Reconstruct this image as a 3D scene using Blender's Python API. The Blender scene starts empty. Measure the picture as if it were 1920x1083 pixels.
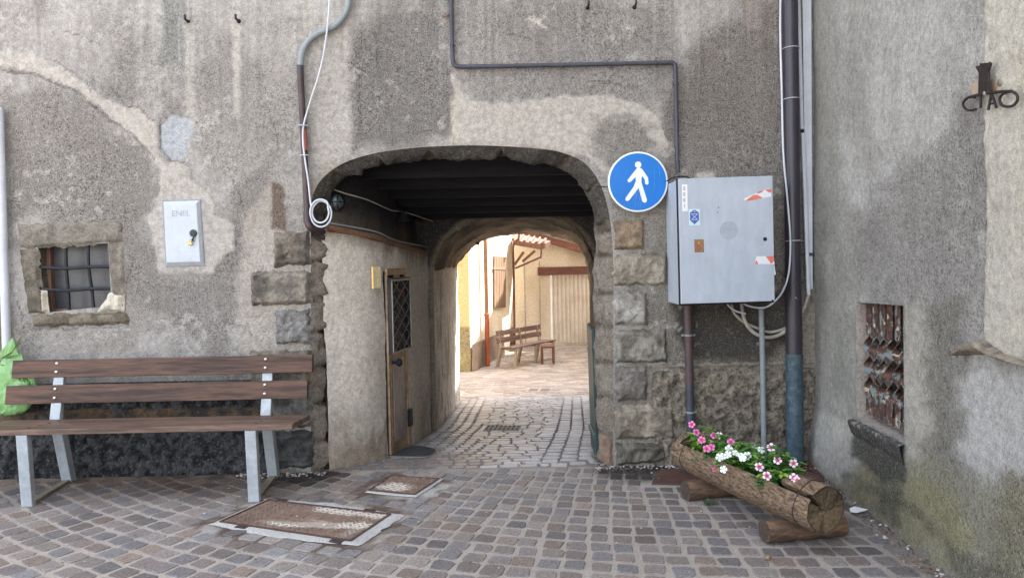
import bpy, bmesh, math, random
import numpy as np
from mathutils import Matrix, Vector
random.seed(7); RNG = np.random.RandomState(5)
SC = bpy.context.scene; COL = SC.collection
# ---------------------------------------------------------------- camera
F, CX, CY, EYE = 1340.0, 960.0, 541.5, 1.43
PITCH, ROLL = math.atan(51.5/1340), 0.020
RC = (Matrix.Rotation(math.pi/2-PITCH, 3, 'X') @ Matrix.Rotation(-ROLL, 3, 'Z'))
cd = bpy.data.cameras.new('camera'); cam = bpy.data.objects.new('camera', cd); COL.objects.link(cam)
cd.sensor_width = 36; cd.lens = F/1920*36; cd.clip_start = .05; cd.clip_end = 3000
cam.matrix_world = Matrix.Translation((0, 0, EYE)) @ RC.to_4x4(); SC.camera = cam
# ---------------------------------------------------------------- world, sun, exposure
SUN_EL, SUN_AZ = math.radians(52), math.atan2(.55, .80)      # sun stands beyond the house, to the right
w = bpy.data.worlds.new('World'); SC.world = w; w.use_nodes = True
nt = w.node_tree; bg = nt.nodes['Background']
sky = nt.nodes.new('ShaderNodeTexSky'); sky.sky_type = 'NISHITA'; sky.sun_disc = False
sky.sun_elevation = SUN_EL; sky.sun_rotation = math.pi/2-SUN_AZ; sky.dust_density = 3.0; sky.air_density = 1.0
hs = nt.nodes.new('ShaderNodeHueSaturation'); hs.inputs['Saturation'].default_value = .42
nt.links.new(sky.outputs[0], hs.inputs['Color']); nt.links.new(hs.outputs[0], bg.inputs['Color'])
bg.inputs['Strength'].default_value = .15
sl = bpy.data.lights.new('sun', 'SUN'); sl.energy = 3.2; sl.angle = math.radians(.6); sl.color = (1, .94, .87)
so = bpy.data.objects.new('sun', sl); COL.objects.link(so)
sd = Vector((math.cos(SUN_EL)*math.cos(SUN_AZ), math.cos(SUN_EL)*math.sin(SUN_AZ), math.sin(SUN_EL)))
so.rotation_euler = sd.to_track_quat('Z', 'Y').to_euler(); so.location = (6, 12, 20)
SC.view_settings.view_transform = 'Standard'; SC.view_settings.look = 'None'
SC.view_settings.exposure = 2.85; SC.view_settings.gamma = 1
# ---------------------------------------------------------------- measuring helpers
RN = np.array(RC)
def ray(px, py): return RN @ np.array([(px-CX)/F, -(py-CY)/F, -1.0])
def PY(px, py, Y):
    d = ray(px, py); t = Y/d[1]; return Vector((d[0]*t, Y, EYE+d[2]*t))
SLOPE, WD, ZMIN = .09, 4.90, -1.0
def gz(Y):
    return np.where(np.asarray(Y) < WD, 0.0, np.maximum(ZMIN, -SLOPE*(np.asarray(Y)-WD)))
def GR(px, py, up=0):
    d = ray(px, py); e = EYE-up
    t = -e/d[2]
    if t*d[1] > WD:
        t = -(e-SLOPE*WD)/(d[2]+SLOPE*d[1]) if (d[2]+SLOPE*d[1]) < 0 else 1e9
        t = -(e-SLOPE*WD)/(d[2]+SLOPE*d[1])
        z = EYE+d[2]*t
        if t < 0 or z < ZMIN: t = -(e-ZMIN)/d[2]
    return Vector((d[0]*t, d[1]*t, EYE+d[2]*t))
def HIT(px, py, p0, n):
    d = Vector(ray(px, py)); o = Vector((0, 0, EYE)); t = (Vector(p0)-o).dot(n)/d.dot(n); return o+d*t
def proj(X, Y, Z):
    v = np.stack([X, Y, Z-EYE], -1) @ RN
    return CX+F*v[..., 0]/-v[..., 2], CY-F*v[..., 1]/-v[..., 2]
# ---------------------------------------------------------------- noise, masks
def _h(ix, iy, s):
    n = (ix*374761393+iy*668265263+s*974634777) & 0xffffffff
    n = ((n ^ (n >> 13))*1274126177) & 0xffffffff
    return ((n ^ (n >> 16)) & 0xffff)/65535.0
def vn(x, y, s=0):
    x = np.asarray(x, float); y = np.asarray(y, float)
    xi = np.floor(x).astype(np.int64); yi = np.floor(y).astype(np.int64)
    fx = x-xi; fy = y-yi; fx = fx*fx*(3-2*fx); fy = fy*fy*(3-2*fy)
    a = _h(xi, yi, s); b = _h(xi+1, yi, s); c = _h(xi, yi+1, s); d = _h(xi+1, yi+1, s)
    return (a*(1-fx)+b*fx)*(1-fy)+(c*(1-fx)+d*fx)*fy
def fbm(x, y, s=0, o=4):
    r = 0; a = .5; t = 0
    for i in range(o):
        r = r+a*vn(x*2**i+13.7*i, y*2**i+7.3*i, s+i); t += a; a *= .55
    return r/t
def ss(a, b, x):
    t = np.clip((x-a)/(b-a), 0, 1); return t*t*(3-2*t)
def sdp(x, y, poly):
    P = np.array(poly, float); d = np.full(x.shape, 1e18); ins = np.zeros(x.shape, bool)
    for i in range(len(P)):
        a = P[i]; b = P[(i+1) % len(P)]; e = b-a
        wx = x-a[0]; wy = y-a[1]
        t = np.clip((wx*e[0]+wy*e[1])/max(e@e, 1e-12), 0, 1)
        d = np.minimum(d, (wx-e[0]*t)**2+(wy-e[1]*t)**2)
        c = ((a[1] > y) != (b[1] > y))
        with np.errstate(divide='ignore', invalid='ignore'):
            xi = a[0]+(y-a[1])*e[0]/(e[1] if e[1] != 0 else 1e-9)
        ins ^= (c & (x < xi))
    d = np.sqrt(d); return np.where(ins, -d, d)
def lin(c):
    c = np.array(c, float)/255; return np.where(c <= .04045, c/12.92, ((c+.055)/1.055)**2.4)
def layer(rgb, px, py, poly, c, s=.8, soft=12, amp=22, sc=30, seed=0, sp=None):
    d = sdp(px, py, poly)+(fbm(px/sc, py/sc, 91+seed, 5)-.5)*2*amp
    m = (1-ss(-soft, soft, d))*s
    rgb[..., :3] = rgb[..., :3]*(1-m[..., None])+lin(c)*m[..., None]
    if sp is not None: rgb[..., 3] = rgb[..., 3]*(1-m)+sp*m
# ---------------------------------------------------------------- objects
PM = {}
def prop(o, label=None, cat=None, group=None, kind=None):
    if label: o['label'] = label
    if cat: o['category'] = cat
    if group: o['group'] = group
    if kind: o['kind'] = kind
    return o
def thing(name, label, cat, loc=(0, 0, 0), group=None, mat=None):
    o = bpy.data.objects.new(name, None); COL.objects.link(o)
    m = mat if mat is not None else Matrix.Translation(loc)
    o.matrix_world = m; PM[o.name] = m; o.empty_display_size = .1
    return prop(o, label, cat, group)
def pmx(parent):
    while parent is not None:
        if parent.name in PM: return PM[parent.name]
        parent = parent.parent
    return Matrix.Identity(4)
def raw(name, V, Fc, mat, parent=None, cols=None, smooth=False, bevel=0, local=False, ang=35):
    V = np.asarray(V, float).reshape(-1, 3)
    if parent is not None and not local:
        M = np.array(pmx(parent).inverted()); V = V @ M[:3, :3].T+M[:3, 3]
    me = bpy.data.meshes.new(name)
    me.from_pydata(V.tolist() if not isinstance(V, list) else V, [], Fc)
    if cols is not None:
        a = me.color_attributes.new('Col', 'FLOAT_COLOR', 'POINT'); a.data.foreach_set('color', np.asarray(cols, np.float32).ravel())
    if smooth:
        me.shade_smooth()
        if ang: me.set_sharp_from_angle(angle=math.radians(ang))
    me.materials.append(mat); me.validate()
    o = bpy.data.objects.new(name, me); COL.objects.link(o)
    if parent is not None: o.parent = parent
    if bevel:
        b = o.modifiers.new('bevel', 'BEVEL'); b.width = bevel; b.segments = 2; b.limit_method = 'ANGLE'; b.angle_limit = math.radians(40)
    return o
class MB:
    def __init__(s): s.v = []; s.f = []; s.c = []
    def add(s, V, Fc, col=None):
        n = len(s.v); s.v += [tuple(p) for p in V]; s.f += [tuple(i+n for i in f) for f in Fc]
        s.c += [tuple(col) if col is not None else (1, 1, 1, 1)]*len(V); return s
    def box(s, x0, x1, y0, y1, z0, z1, col=None):
        V = [(x, y, z) for z in (z0, z1) for y in (y0, y1) for x in (x0, x1)]
        return s.add(V, [(0, 2, 3, 1), (4, 5, 7, 6), (0, 1, 5, 4), (2, 6, 7, 3), (0, 4, 6, 2), (1, 3, 7, 5)], col)
    def hexa(s, V, col=None):   # 8 points: bottom 0-3 ccw, top 4-7 ccw
        return s.add(V, [(3, 2, 1, 0), (4, 5, 6, 7), (0, 1, 5, 4), (1, 2, 6, 5), (2, 3, 7, 6), (3, 0, 4, 7)], col)
    def prism(s, P, vec, col=None):
        P = [Vector(p) for p in P]; v = Vector(vec); n = len(P)
        return s.add(P+[p+v for p in P], [tuple(range(n))[::-1], tuple(range(n, 2*n))]+[(i, (i+1) % n, n+(i+1) % n, n+i) for i in range(n)], col)
    def bar(s, a, b, w, h, up=(0, 0, 1), col=None):
        a = Vector(a); b = Vector(b); d = (b-a).normalized(); up = Vector(up)
        x = d.cross(up).normalized(); u = x.cross(d).normalized()
        V = []
        for p in (a, b):
            for sx, sy in ((-1, -1), (1, -1), (1, 1), (-1, 1)): V.append(p+x*sx*w/2+u*sy*h/2)
        return s.add(V, [(3, 2, 1, 0), (4, 5, 6, 7), (0, 1, 5, 4), (1, 2, 6, 5), (2, 3, 7, 6), (3, 0, 4, 7)], col)
    def tube(s, P, r, n=10, cap=True, col=None, sq=(1, 1)):
        P = [Vector(p) for p in P]; m = len(P)
        R = r if hasattr(r, '__len__') else [r]*m
        T = [(P[min(i+1, m-1)]-P[max(i-1, 0)]).normalized() for i in range(m)]
        u = T[0].orthogonal().normalized()
        if abs(T[0].z) < .9: u = T[0].cross(Vector((0, 0, 1))).normalized()
        V = []
        for i in range(m):
            u = (u-T[i]*u.dot(T[i])).normalized(); w_ = T[i].cross(u)
            for k in range(n):
                a = 2*math.pi*k/n; V.append(P[i]+(u*math.cos(a)*sq[0]+w_*math.sin(a)*sq[1])*R[i])
        Fc = [(i*n+k, i*n+(k+1) % n, (i+1)*n+(k+1) % n, (i+1)*n+k) for i in range(m-1) for k in range(n)]
        if cap: Fc += [tuple(range(n))[::-1], tuple(range((m-1)*n, m*n))]
        return s.add(V, Fc, col)
    def lathe(s, o, axis, prof, n=16, col=None):
        o = Vector(o); a = Vector(axis).normalized(); u = a.orthogonal().normalized(); w_ = a.cross(u)
        V = []; m = len(prof)
        for r, h in prof:
            for k in range(n):
                t = 2*math.pi*k/n; V.append(o+a*h+(u*math.cos(t)+w_*math.sin(t))*r)
        Fc = [(i*n+k, i*n+(k+1) % n, (i+1)*n+(k+1) % n, (i+1)*n+k) for i in range(m-1) for k in range(n)]
        Fc += [tuple(range(n))[::-1], tuple(range((m-1)*n, m*n))]
        return s.add(V, Fc, col)
    def build(s, name, mat, parent=None, smooth=False, bevel=0, local=False, ang=35):
        return raw(name, s.v, s.f, mat, parent, cols=s.c, smooth=smooth, bevel=bevel, local=local, ang=ang)
def bez(P, n=8):       # Catmull-Rom through points
    P = [Vector(p) for p in P]; out = []
    for i in range(len(P)-1):
        a = P[max(i-1, 0)]; b = P[i]; c = P[i+1]; d = P[min(i+2, len(P)-1)]
        for k in range(n):
            t = k/n
            out.append(.5*((2*b)+(c-a)*t+(2*a-5*b+4*c-d)*t*t+(3*b-a-3*c+d)*t**3))
    return out+[P[-1]]
def arc(o, u, v, r, a0, a1, n=16, r2=None):
    o = Vector(o); u = Vector(u); v = Vector(v)
    return [o+u*r*math.cos(a0+(a1-a0)*i/n)+v*(r2 or r)*math.sin(a0+(a1-a0)*i/n) for i in range(n+1)]
def dup(o, parent=None, offset=(0, 0, 0)):
    c = o.copy(); COL.objects.link(c)
    if parent is not None: c.parent = parent
    else: c.location = Vector(o.location)+Vector(offset)
    for ch in [x for x in bpy.data.objects if x.parent == o]: dup(ch, c)
    return c
def text_mesh(t, size, extrude=.001):
    cu = bpy.data.curves.new('txt', 'FONT'); cu.body = t; cu.size = size; cu.extrude = extrude; cu.resolution_u = 3
    o = bpy.data.objects.new('txt', cu); COL.objects.link(o); dg = bpy.context.evaluated_depsgraph_get()
    me = bpy.data.meshes.new_from_object(o.evaluated_get(dg))
    V = [tuple(v.co) for v in me.vertices]; Fc = [tuple(p.vertices) for p in me.polygons]
    bpy.data.objects.remove(o); bpy.data.curves.remove(cu); bpy.data.meshes.remove(me); return V, Fc
# ---------------------------------------------------------------- materials
def _nodes(name):
    m = bpy.data.materials.new(name); m.use_nodes = True; n = m.node_tree
    return m, n, n.nodes['Principled BSDF'], n.nodes.new, n.links.new
def noise_n(n, L, coord, scale, det=4, rough=.55, stretch=None):
    src = coord
    if stretch:
        mp = n.nodes.new('ShaderNodeMapping'); mp.inputs['Scale'].default_value = stretch; L(coord, mp.inputs[0]); src = mp.outputs[0]
    t = n.nodes.new('ShaderNodeTexNoise'); t.inputs['Scale'].default_value = scale; t.inputs['Detail'].default_value = det
    t.inputs['Roughness'].default_value = rough; L(src, t.inputs['Vector']); return t.outputs['Fac']
def rng(n, L, v, a, b, c=0., d=1.):
    r = n.nodes.new('ShaderNodeMapRange'); L(v, r.inputs[0])
    for k, x in zip(('From Min', 'From Max', 'To Min', 'To Max'), (a, b, c, d)): r.inputs[k].default_value = x
    return r.outputs[0]
def mixc(n, L, f, a, b, mode='MIX'):
    x = n.nodes.new('ShaderNodeMix'); x.data_type = 'RGBA'; x.blend_type = mode
    for s_, val in ((x.inputs[0], f), (x.inputs[6], a), (x.inputs[7], b)):
        if isinstance(val, (int, float)): s_.default_value = val
        elif isinstance(val, tuple): s_.default_value = val
        else: L(val, s_)
    return x.outputs[2]
def math_n(n, L, op, a, b):
    x = n.nodes.new('ShaderNodeMath'); x.operation = op
    for i, val in enumerate((a, b)):
        if isinstance(val, (int, float)): x.inputs[i].default_value = val
        else: L(val, x.inputs[i])
    return x.outputs[0]
def bump_n(n, L, h, strength, dist, prev=None):
    b = n.nodes.new('ShaderNodeBump'); b.inputs['Strength'].default_value = strength; b.inputs['Distance'].default_value = dist
    L(h, b.inputs['Height'])
    if prev is not None: L(prev, b.inputs['Normal'])
    return b.outputs[0]
def c4(c): return tuple(float(x) for x in lin(c))+(1.,)
def mat(name, col, col2=None, rough=.7, metal=0, vs=6, lo=.35, hi=.65, fine=.15, fs=60, bump=.3, bs=60, bd=.004, stretch=None, attr=False, spec=.5, trans=0):
    m, n, b, N, L = _nodes(name)
    tc = N('ShaderNodeTexCoord').outputs['Object']
    if attr:
        a = N('ShaderNodeAttribute'); a.attribute_name = 'Col'; base = a.outputs['Color']
    else: base = c4(col)
    if col2 is not None:
        base = mixc(n, L, rng(n, L, noise_n(n, L, tc, vs, 6, .65, stretch), lo, hi), base, c4(col2))
    f = rng(n, L, noise_n(n, L, tc, fs, 5, .6, stretch), .25, .75, 1-fine*2, 1+fine)
    g = N('ShaderNodeCombineColor'); [L(f, g.inputs[i]) for i in range(3)]
    base = mixc(n, L, 1.0, base, g.outputs[0], 'MULTIPLY')
    L(base, b.inputs['Base Color']) if not isinstance(base, tuple) else None
    b.inputs['Roughness'].default_value = rough; b.inputs['Metallic'].default_value = metal
    b.inputs['Specular IOR Level'].default_value = spec
    if trans: b.inputs['Transmission Weight'].default_value = trans
    if bump:
        L(bump_n(n, L, noise_n(n, L, tc, bs, 6, .6, stretch), bump, bd), b.inputs['Normal'])
    return m
def mat_render(name, speck=105, bump=.8, coarse=34, bd=.009, light=.5, rough=.93):
    m, n, b, N, L = _nodes(name); tc = N('ShaderNodeTexCoord').outputs['Object']
    a = N('ShaderNodeAttribute'); a.attribute_name = 'Col'; base = a.outputs['Color']; al = a.outputs['Alpha']
    f = rng(n, L, noise_n(n, L, tc, 26, 9, .74), .3, .7, .66, 1.3)
    f2 = rng(n, L, noise_n(n, L, tc, 150, 3, .6), .3, .7, .74, 1.22)
    f = math_n(n, L, 'MULTIPLY', f, f2)
    g = N('ShaderNodeCombineColor'); [L(f, g.inputs[i]) for i in range(3)]
    base = mixc(n, L, 1.0, base, g.outputs[0], 'MULTIPLY')
    pn = noise_n(n, L, tc, speck, 2.5, .55)
    pit = math_n(n, L, 'MULTIPLY', rng(n, L, pn, .53, .63), al)
    base = mixc(n, L, math_n(n, L, 'MULTIPLY', pit, .75), base, mixc(n, L, 1.0, base, (.20, .19, .18, 1), 'MULTIPLY'))
    lt = math_n(n, L, 'MULTIPLY', math_n(n, L, 'MULTIPLY', rng(n, L, noise_n(n, L, tc, speck*1.1, 1.5, .5), .62, .68), al), light)
    base = mixc(n, L, lt, base, (.5, .48, .45, 1))
    L(base, b.inputs['Base Color']); b.inputs['Roughness'].default_value = rough; b.inputs['Specular IOR Level'].default_value = .25
    h = math_n(n, L, 'SUBTRACT', math_n(n, L, 'MULTIPLY', noise_n(n, L, tc, coarse, 8, .7), 1.2), math_n(n, L, 'MULTIPLY', pit, .35))
    L(bump_n(n, L, h, bump, bd), b.inputs['Normal']); return m
def wood(name, c1, c2, axis=0, rough=.6, g=1.0, spec=.4):
    st = [14, 14, 14]; st[axis] = .9
    return mat(name, c1, c2, rough=rough, vs=2.2*g, lo=.42, hi=.6, fine=.28, fs=9*g, bump=.4, bs=8*g, bd=.004, stretch=tuple(st), spec=spec)
m_render = mat_render('wall_render')
m_stone = mat_render('rock_stone', speck=70, bump=.8, coarse=34, bd=.012, light=.25)
m_plinth = mat_render('rough_plinth', speck=55, bump=.9, coarse=45, bd=.016, light=.2)
m_pass = mat_render('passage_plaster', speck=60, bump=.45, coarse=16, bd=.006, light=.2)
m_sett = mat('sett_stone', (120, 112, 112), None, attr=True, rough=.6, fine=.3, fs=110, bump=.7, bs=70, bd=.006, spec=.4)
m_paver = mat('paver_stone', (120, 112, 112), None, attr=True, rough=.42, fine=.25, fs=80, bump=.5, bs=50, bd=.005, spec=.5)
m_joint = mat('joint_sand', (150, 142, 132), None, attr=True, rough=.95, fine=.2, fs=90, bump=.5, bs=120, bd=.003, spec=.2)
m_galv = mat('galvanised_steel', (178, 184, 188), (152, 158, 162), rough=.5, metal=.15, vs=12, fine=.06, bump=.1)
m_slat = wood('dark_stained_wood', (100, 72, 56), (60, 41, 33), 0, .6)
m_slat_top = wood('worn_seat_wood', (124, 101, 87), (84, 65, 55), 0, .55)
m_slat_y = wood('worn_yard_wood', (128, 104, 98), (90, 68, 62), 0, .7)
m_iron = mat('black_iron', (38, 42, 50), (24, 26, 32), rough=.5, metal=.3, vs=20, bump=.2)
m_bolt = mat('bolt_steel', (200, 195, 185), None, rough=.3, metal=.8, bump=0)
m_cab = mat('grey_cabinet_paint', (176, 183, 192), (166, 174, 184), rough=.5, vs=4, lo=.3, hi=.7, fine=.075, fs=9, bump=.14, bs=9, spec=.4, stretch=(1.4, 1, .6))
m_cab_side = m_cab
m_white = mat('white_pvc', (205, 208, 214), (182, 186, 192), rough=.45, vs=3, fine=.03, bump=.05)
m_greycon = mat('grey_conduit', (142, 150, 152), (122, 130, 132), rough=.55, vs=8, fine=.05, bump=.1)
m_beigecon = mat('beige_cable_sheath', (178, 172, 160), (140, 132, 120), rough=.6, vs=8, fine=.06, bump=.1)
m_brownpipe = mat('brown_painted_pipe', (78, 60, 62), (58, 44, 46), rough=.5, vs=8, fine=.08, bump=.12)
m_blackpipe = mat('dark_downpipe', (50, 48, 60), (62, 54, 58), rough=.38, metal=.1, vs=5, fine=.08, bump=.08)
m_patina = mat('blue_patina_pipe', (52, 72, 84), (80, 100, 106), rough=.55, vs=26, lo=.42, hi=.66, fine=.22, fs=90, bump=.3)
m_rustpipe = mat('rust_brown_pipe', (98, 68, 60), (64, 58, 66), rough=.6, vs=7, fine=.1, bump=.2)
m_darkcon = mat('dark_grey_conduit', (68, 70, 82), (56, 54, 62), rough=.5, vs=7, fine=.06, bump=.1)
m_log = mat('weathered_log', (142, 118, 94), (82, 64, 50), rough=.85, vs=9, lo=.42, hi=.62, fine=.3, fs=14, bump=.8, bs=10, bd=.012, stretch=(9, .8, 9))
m_logend = mat('log_end_grain', (128, 108, 84), (74, 58, 46), rough=.9, vs=14, fine=.25, fs=40, bump=.6, bs=30, bd=.01)
m_wire = mat('rusty_wire', (70, 58, 52), None, rough=.7, metal=.4, bump=0)
m_soil = mat('dark_soil', (44, 36, 30), (30, 25, 22), rough=1, vs=40, bump=.8, bs=60, bd=.01)
m_rust = mat('rusted_iron', (102, 66, 52), (72, 48, 42), attr=False, rough=.8, vs=9, fine=.2, bump=.4)
m_rustattr = mat('rusted_cover', (96, 66, 54), None, attr=True, rough=.75, fine=.22, fs=50, bump=.3, bs=70)
m_dark = mat('near_black', (22, 22, 26), None, rough=.8, bump=0)
m_beam = wood('dark_beam', (26, 25, 30), (16, 15, 20), 0, .9)  # near-black wood with faint streaks
m_brass = mat('brass', (196, 160, 92), None, rough=.35, metal=.8, bump=0)
m_blk = mat('black_plastic', (28, 29, 33), None, rough=.4, bump=0)
m_glass = mat('dusty_pane', (84, 84, 86), (64, 65, 70), rough=.35, vs=7, fine=.05, fs=8, bump=.05)
m_blue = mat('sign_blue', (0, 112, 196), (0, 106, 188), rough=.35, vs=4, fine=.02, bump=.02)
m_signw = mat('sign_white', (225, 228, 230), None, rough=.35, fine=.02, bump=0)
# ================================================================ GROUND
BIGC = [(413, 981), (503, 940), (732, 967), (657, 1017)]          # inspection cover corners, measured
SMALLC = [(692, 922), (733, 895), (823, 900), (777, 930)]
big = [GR(*p) for p in BIGC]; small = [GR(*p) for p in SMALLC]
plateP = [GR(1222, 908), (GR(1238, 882)), GR(1536, 872), GR(1546, 913)]
def grow(q, d):
    c = sum(q, Vector())/len(q); return [p+(p-c).normalized()*d for p in q]
def quadsd(X, Y, q): return sdp(X, Y, [(p.x, p.y) for p in q])
def wall_r(Y): return 2.073+.095*(Y-WD)                             # right house wall, x at depth Y
PWP = [(-1.315, 4.95)]+[(GR(*p).x, GR(*p).y) for p in [(652, 882), (690, 870), (735, 855), (767, 838), (800, 815), (823, 800), (850, 767), (861, 755)]]
PWP = sorted([p for p in PWP], key=lambda p: p[1]); PWP[-1] = (PWP[-1][0], 9.5)
_yy = np.arange(4.95, 9.52, .02); _xx = np.interp(_yy, [p[1] for p in PWP], [p[0] for p in PWP]); _k = np.exp(-(np.arange(-20, 21)/9.)**2); _k /= _k.sum()
_pad = np.r_[[_xx[0]+(_xx[0]-_xx[1])*(20-i) for i in range(20)], _xx, [_xx[-1]]*20]; _xs = np.convolve(_pad, _k, 'valid'); PWP = [(float(a), float(b)) for a, b in zip(_xs, _yy)]
def wall_l(Y): return np.interp(Y, [p[1] for p in PWP], [p[0] for p in PWP])
def pass_r(Y): return np.interp(Y, [4.9, 5.1, 6.7, 9.5], [.695, .60, .80, 1.03])
def ground_col(X, Y):
    sh = np.broadcast(X, Y).shape; X = np.broadcast_to(X, sh); Y = np.broadcast_to(Y, sh)
    c = np.zeros(sh+(4,)); c[..., 3] = 1; c[..., :3] = lin((170, 162, 152))
    def L(m, col, s=1.0):
        m = np.clip(m*s, 0, 1)[..., None]; c[..., :3] = c[..., :3]*(1-m)+lin(col)*m
    nz = fbm(X*3, Y*3, 3, 5); n2 = fbm(X*11, Y*11, 8, 4)
    L(ss(.45, .7, nz), (160, 150, 140), .5)
    dB = np.minimum(quadsd(X, Y, big), quadsd(X, Y, small)*1.2)
    L((1-ss(.10, .34, dB+(n2-.5)*.3))*ss(.3, .5, n2), (84, 66, 56), .9)
    L((1-ss(.0, .7, 4.9-Y+(nz-.5)*.8))*(1-ss(-1.3, -1.0, X)), (112, 92, 74), .8)
    L(ss(1.5, 2.0, X+(nz-.5)*.5), (100, 94, 88), .6)
    L(ss(4.86, 4.95, Y), (140, 136, 134)); L(ss(8.6, 10.5, Y), (178, 168, 154))
    # black wet marks either side of the arch
    for bx, by, r in ((-1.46, 4.82, .30), (.84, 4.80, .40), (1.1, 4.86, .25)):
        L(1-ss(r*.35, r, np.hypot(X-bx, (Y-by)*1.2)+(n2-.5)*.22), (46, 42, 42), .85)
    # white lime splashes near the covers
    for bx, by, r, s_ in ((-1.15, 3.75, .5, .8), (-.55, 4.35, .4, .7), (-1.7, 3.9, .45, .5), (-.9, 3.35, .35, .5)):
        L((1-ss(r*.2, r, np.hypot(X-bx, Y-by)))*ss(.5, .66, fbm(X*9+2, Y*9, 21, 4)), (200, 198, 194), s_)
    return c
xs = np.unique(np.r_[-1500, -200, -40, -12, -6, np.arange(-4.6, 2.6, .04), 4, 8, 14, 40, 200, 1500])
ys = np.unique(np.r_[-1500, -200, -40, -8, 0, np.arange(1.4, 9.7, .04), 4.9, np.arange(10, 24, .5), 16.0111, 40, 200, 1500])
XX, YY = np.meshgrid(xs, ys); ZZ = gz(YY)+0.0
nx, ny = len(xs), len(ys)
def gridfaces(nu, nv, keep=None):
    i = np.arange(nu-1)[None, :]+nu*np.arange(nv-1)[:, None]
    Fq = np.stack([i, i+1, i+1+nu, i+nu], -1)
    if keep is not None: Fq = Fq[keep]
    return Fq.reshape(-1, 4)
raw('ground', np.stack([XX, YY, ZZ], -1), gridfaces(nx, ny).tolist(), m_joint, cols=ground_col(XX, YY))['kind'] = 'structure'

def stones(name, items, mtl, h=.0045, zf=gz):
    """items: cx, cy, angle, w, l, rgb  -> rounded, slightly domed setts with jittered outlines"""
    V, Fc, C = [], [], []
    for (cx, cy, an, w_, l_, col) in items:
        ca, sa = math.cos(an), math.sin(an); n0 = len(V)
        k = min(w_, l_)*.13
        P = [(-w_/2+k, -l_/2), (w_/2-k, -l_/2), (w_/2, -l_/2+k), (w_/2, l_/2-k), (w_/2-k, l_/2), (-w_/2+k, l_/2), (-w_/2, l_/2-k), (-w_/2, -l_/2+k)]
        P = [(x+RNG.uniform(-1, 1)*w_*.06, y+RNG.uniform(-1, 1)*l_*.06) for x, y in P]
        tx, ty = RNG.normal(0, .012, 2); dz = RNG.normal(0, .0008)
        for sc_, hz in ((1.0, -.003), (.985, h*.6), (.93, h)):
            for x, y in P:
                X = cx+(x*ca-y*sa)*sc_; Y = cy+(x*sa+y*ca)*sc_
                V.append((X, Y, float(zf(Y))+hz+(dz+x*tx+y*ty if hz > 0 else 0))); C.append(col)
        V.append((cx, cy, float(zf(cy))+h+.0006+dz)); C.append(col)
        for r in (0, 8):
            for i in range(8): Fc.append((n0+r+i, n0+r+(i+1) % 8, n0+r+8+(i+1) % 8, n0+r+8+i))
        for i in range(8): Fc.append((n0+16+i, n0+16+(i+1) % 8, n0+24))
    C = np.array(C); V = np.array(V)
    return raw(name, V, Fc, mtl, cols=C, smooth=True, ang=22)
SETC = [(140, 131, 127), (132, 125, 122), (144, 134, 129), (127, 122, 122), (140, 128, 122), (130, 120, 115), (148, 139, 132), (122, 116, 115), (134, 130, 130), (126, 115, 110), (146, 131, 120), (152, 142, 136)]
def settcol(X, Y, dark=0.0, pal=SETC):
    c = lin(pal[RNG.randint(len(pal))])*RNG.uniform(.74, 1.08)
    return c
def stain(items):
    a = np.array([(i[0], i[1]) for i in items]); X, Y = a[:, 0], a[:, 1]; out = []
    n = fbm(X*3, Y*3, 31, 3); k = np.ones((len(items), 3))
    m = (1-ss(.0, .55, 4.9-Y+(n-.5)*.5))*(1-ss(-1.2, -1.0, X)); k *= 1-m[:, None]*np.array([.35, .45, .52])
    for bx, by, r in ((-1.44, 4.80, .36), (.84, 4.80, .42), (1.15, 4.8, .25)):
        m = 1-ss(r*.5, r, np.hypot(X-bx, (Y-by)*1.2)); k *= 1-m[:, None]*.8
    m = ss(1.25, 1.7, X); k *= 1-m[:, None]*.12
    w_ = np.zeros(len(items))
    for bx, by, r, s_ in ((-1.15, 3.75, .6, .4), (-.55, 4.35, .5, .35), (-1.7, 3.9, .5, .3)):
        w_ = np.maximum(w_, (1-ss(r*.3, r, np.hypot(X-bx, Y-by)))*ss(.45, .65, vn(X*17, Y*17, 5))*s_)
    for it, kk, ww in zip(items, k, w_):
        c = np.array(it[5])*kk; c = c*(1-ww)+lin((178, 176, 176))*ww
        out.append(it[:5]+((c[0], c[1], c[2], 1),))
    return out
CC = (1.6, 9.9); items = []
pitch = .118; dth = pitch/6.5
bq = [(p.x, p.y) for p in grow(big, .075)]; sq = [(p.x, p.y) for p in grow(small, .035)]; pq = [(p.x, p.y) for p in grow(plateP, .01)]
for ri in range(80):
    r = 4.75+ri*pitch*.99; off = RNG.uniform(-.1, .1)*.5+(ri*.06)
    for ti in range(-70, 60):
        th = -math.pi/2+(ti+off+RNG.normal(0, .04))*dth
        rr = r+RNG.normal(0, .003)
        X = CC[0]+rr*math.cos(th); Y = CC[1]+rr*math.sin(th)
        if Y > 4.85 or Y < 1.6 or X < -4.5 or X > wall_r(Y)-.03: continue
        x_ = np.array([X]); y_ = np.array([Y])
        if sdp(x_, y_, bq)[0] < .045 or sdp(x_, y_, sq)[0] < .045 or sdp(x_, y_, pq)[0] < .04: continue
        wv = r*dth
        items.append((X, Y, th+math.pi/2, wv-.017+RNG.uniform(-.012, .004), pitch-.018+RNG.uniform(-.012, .004), settcol(X, Y)))
court = stones('court_paving', stain(items), m_sett); court['kind'] = 'structure'
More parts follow.
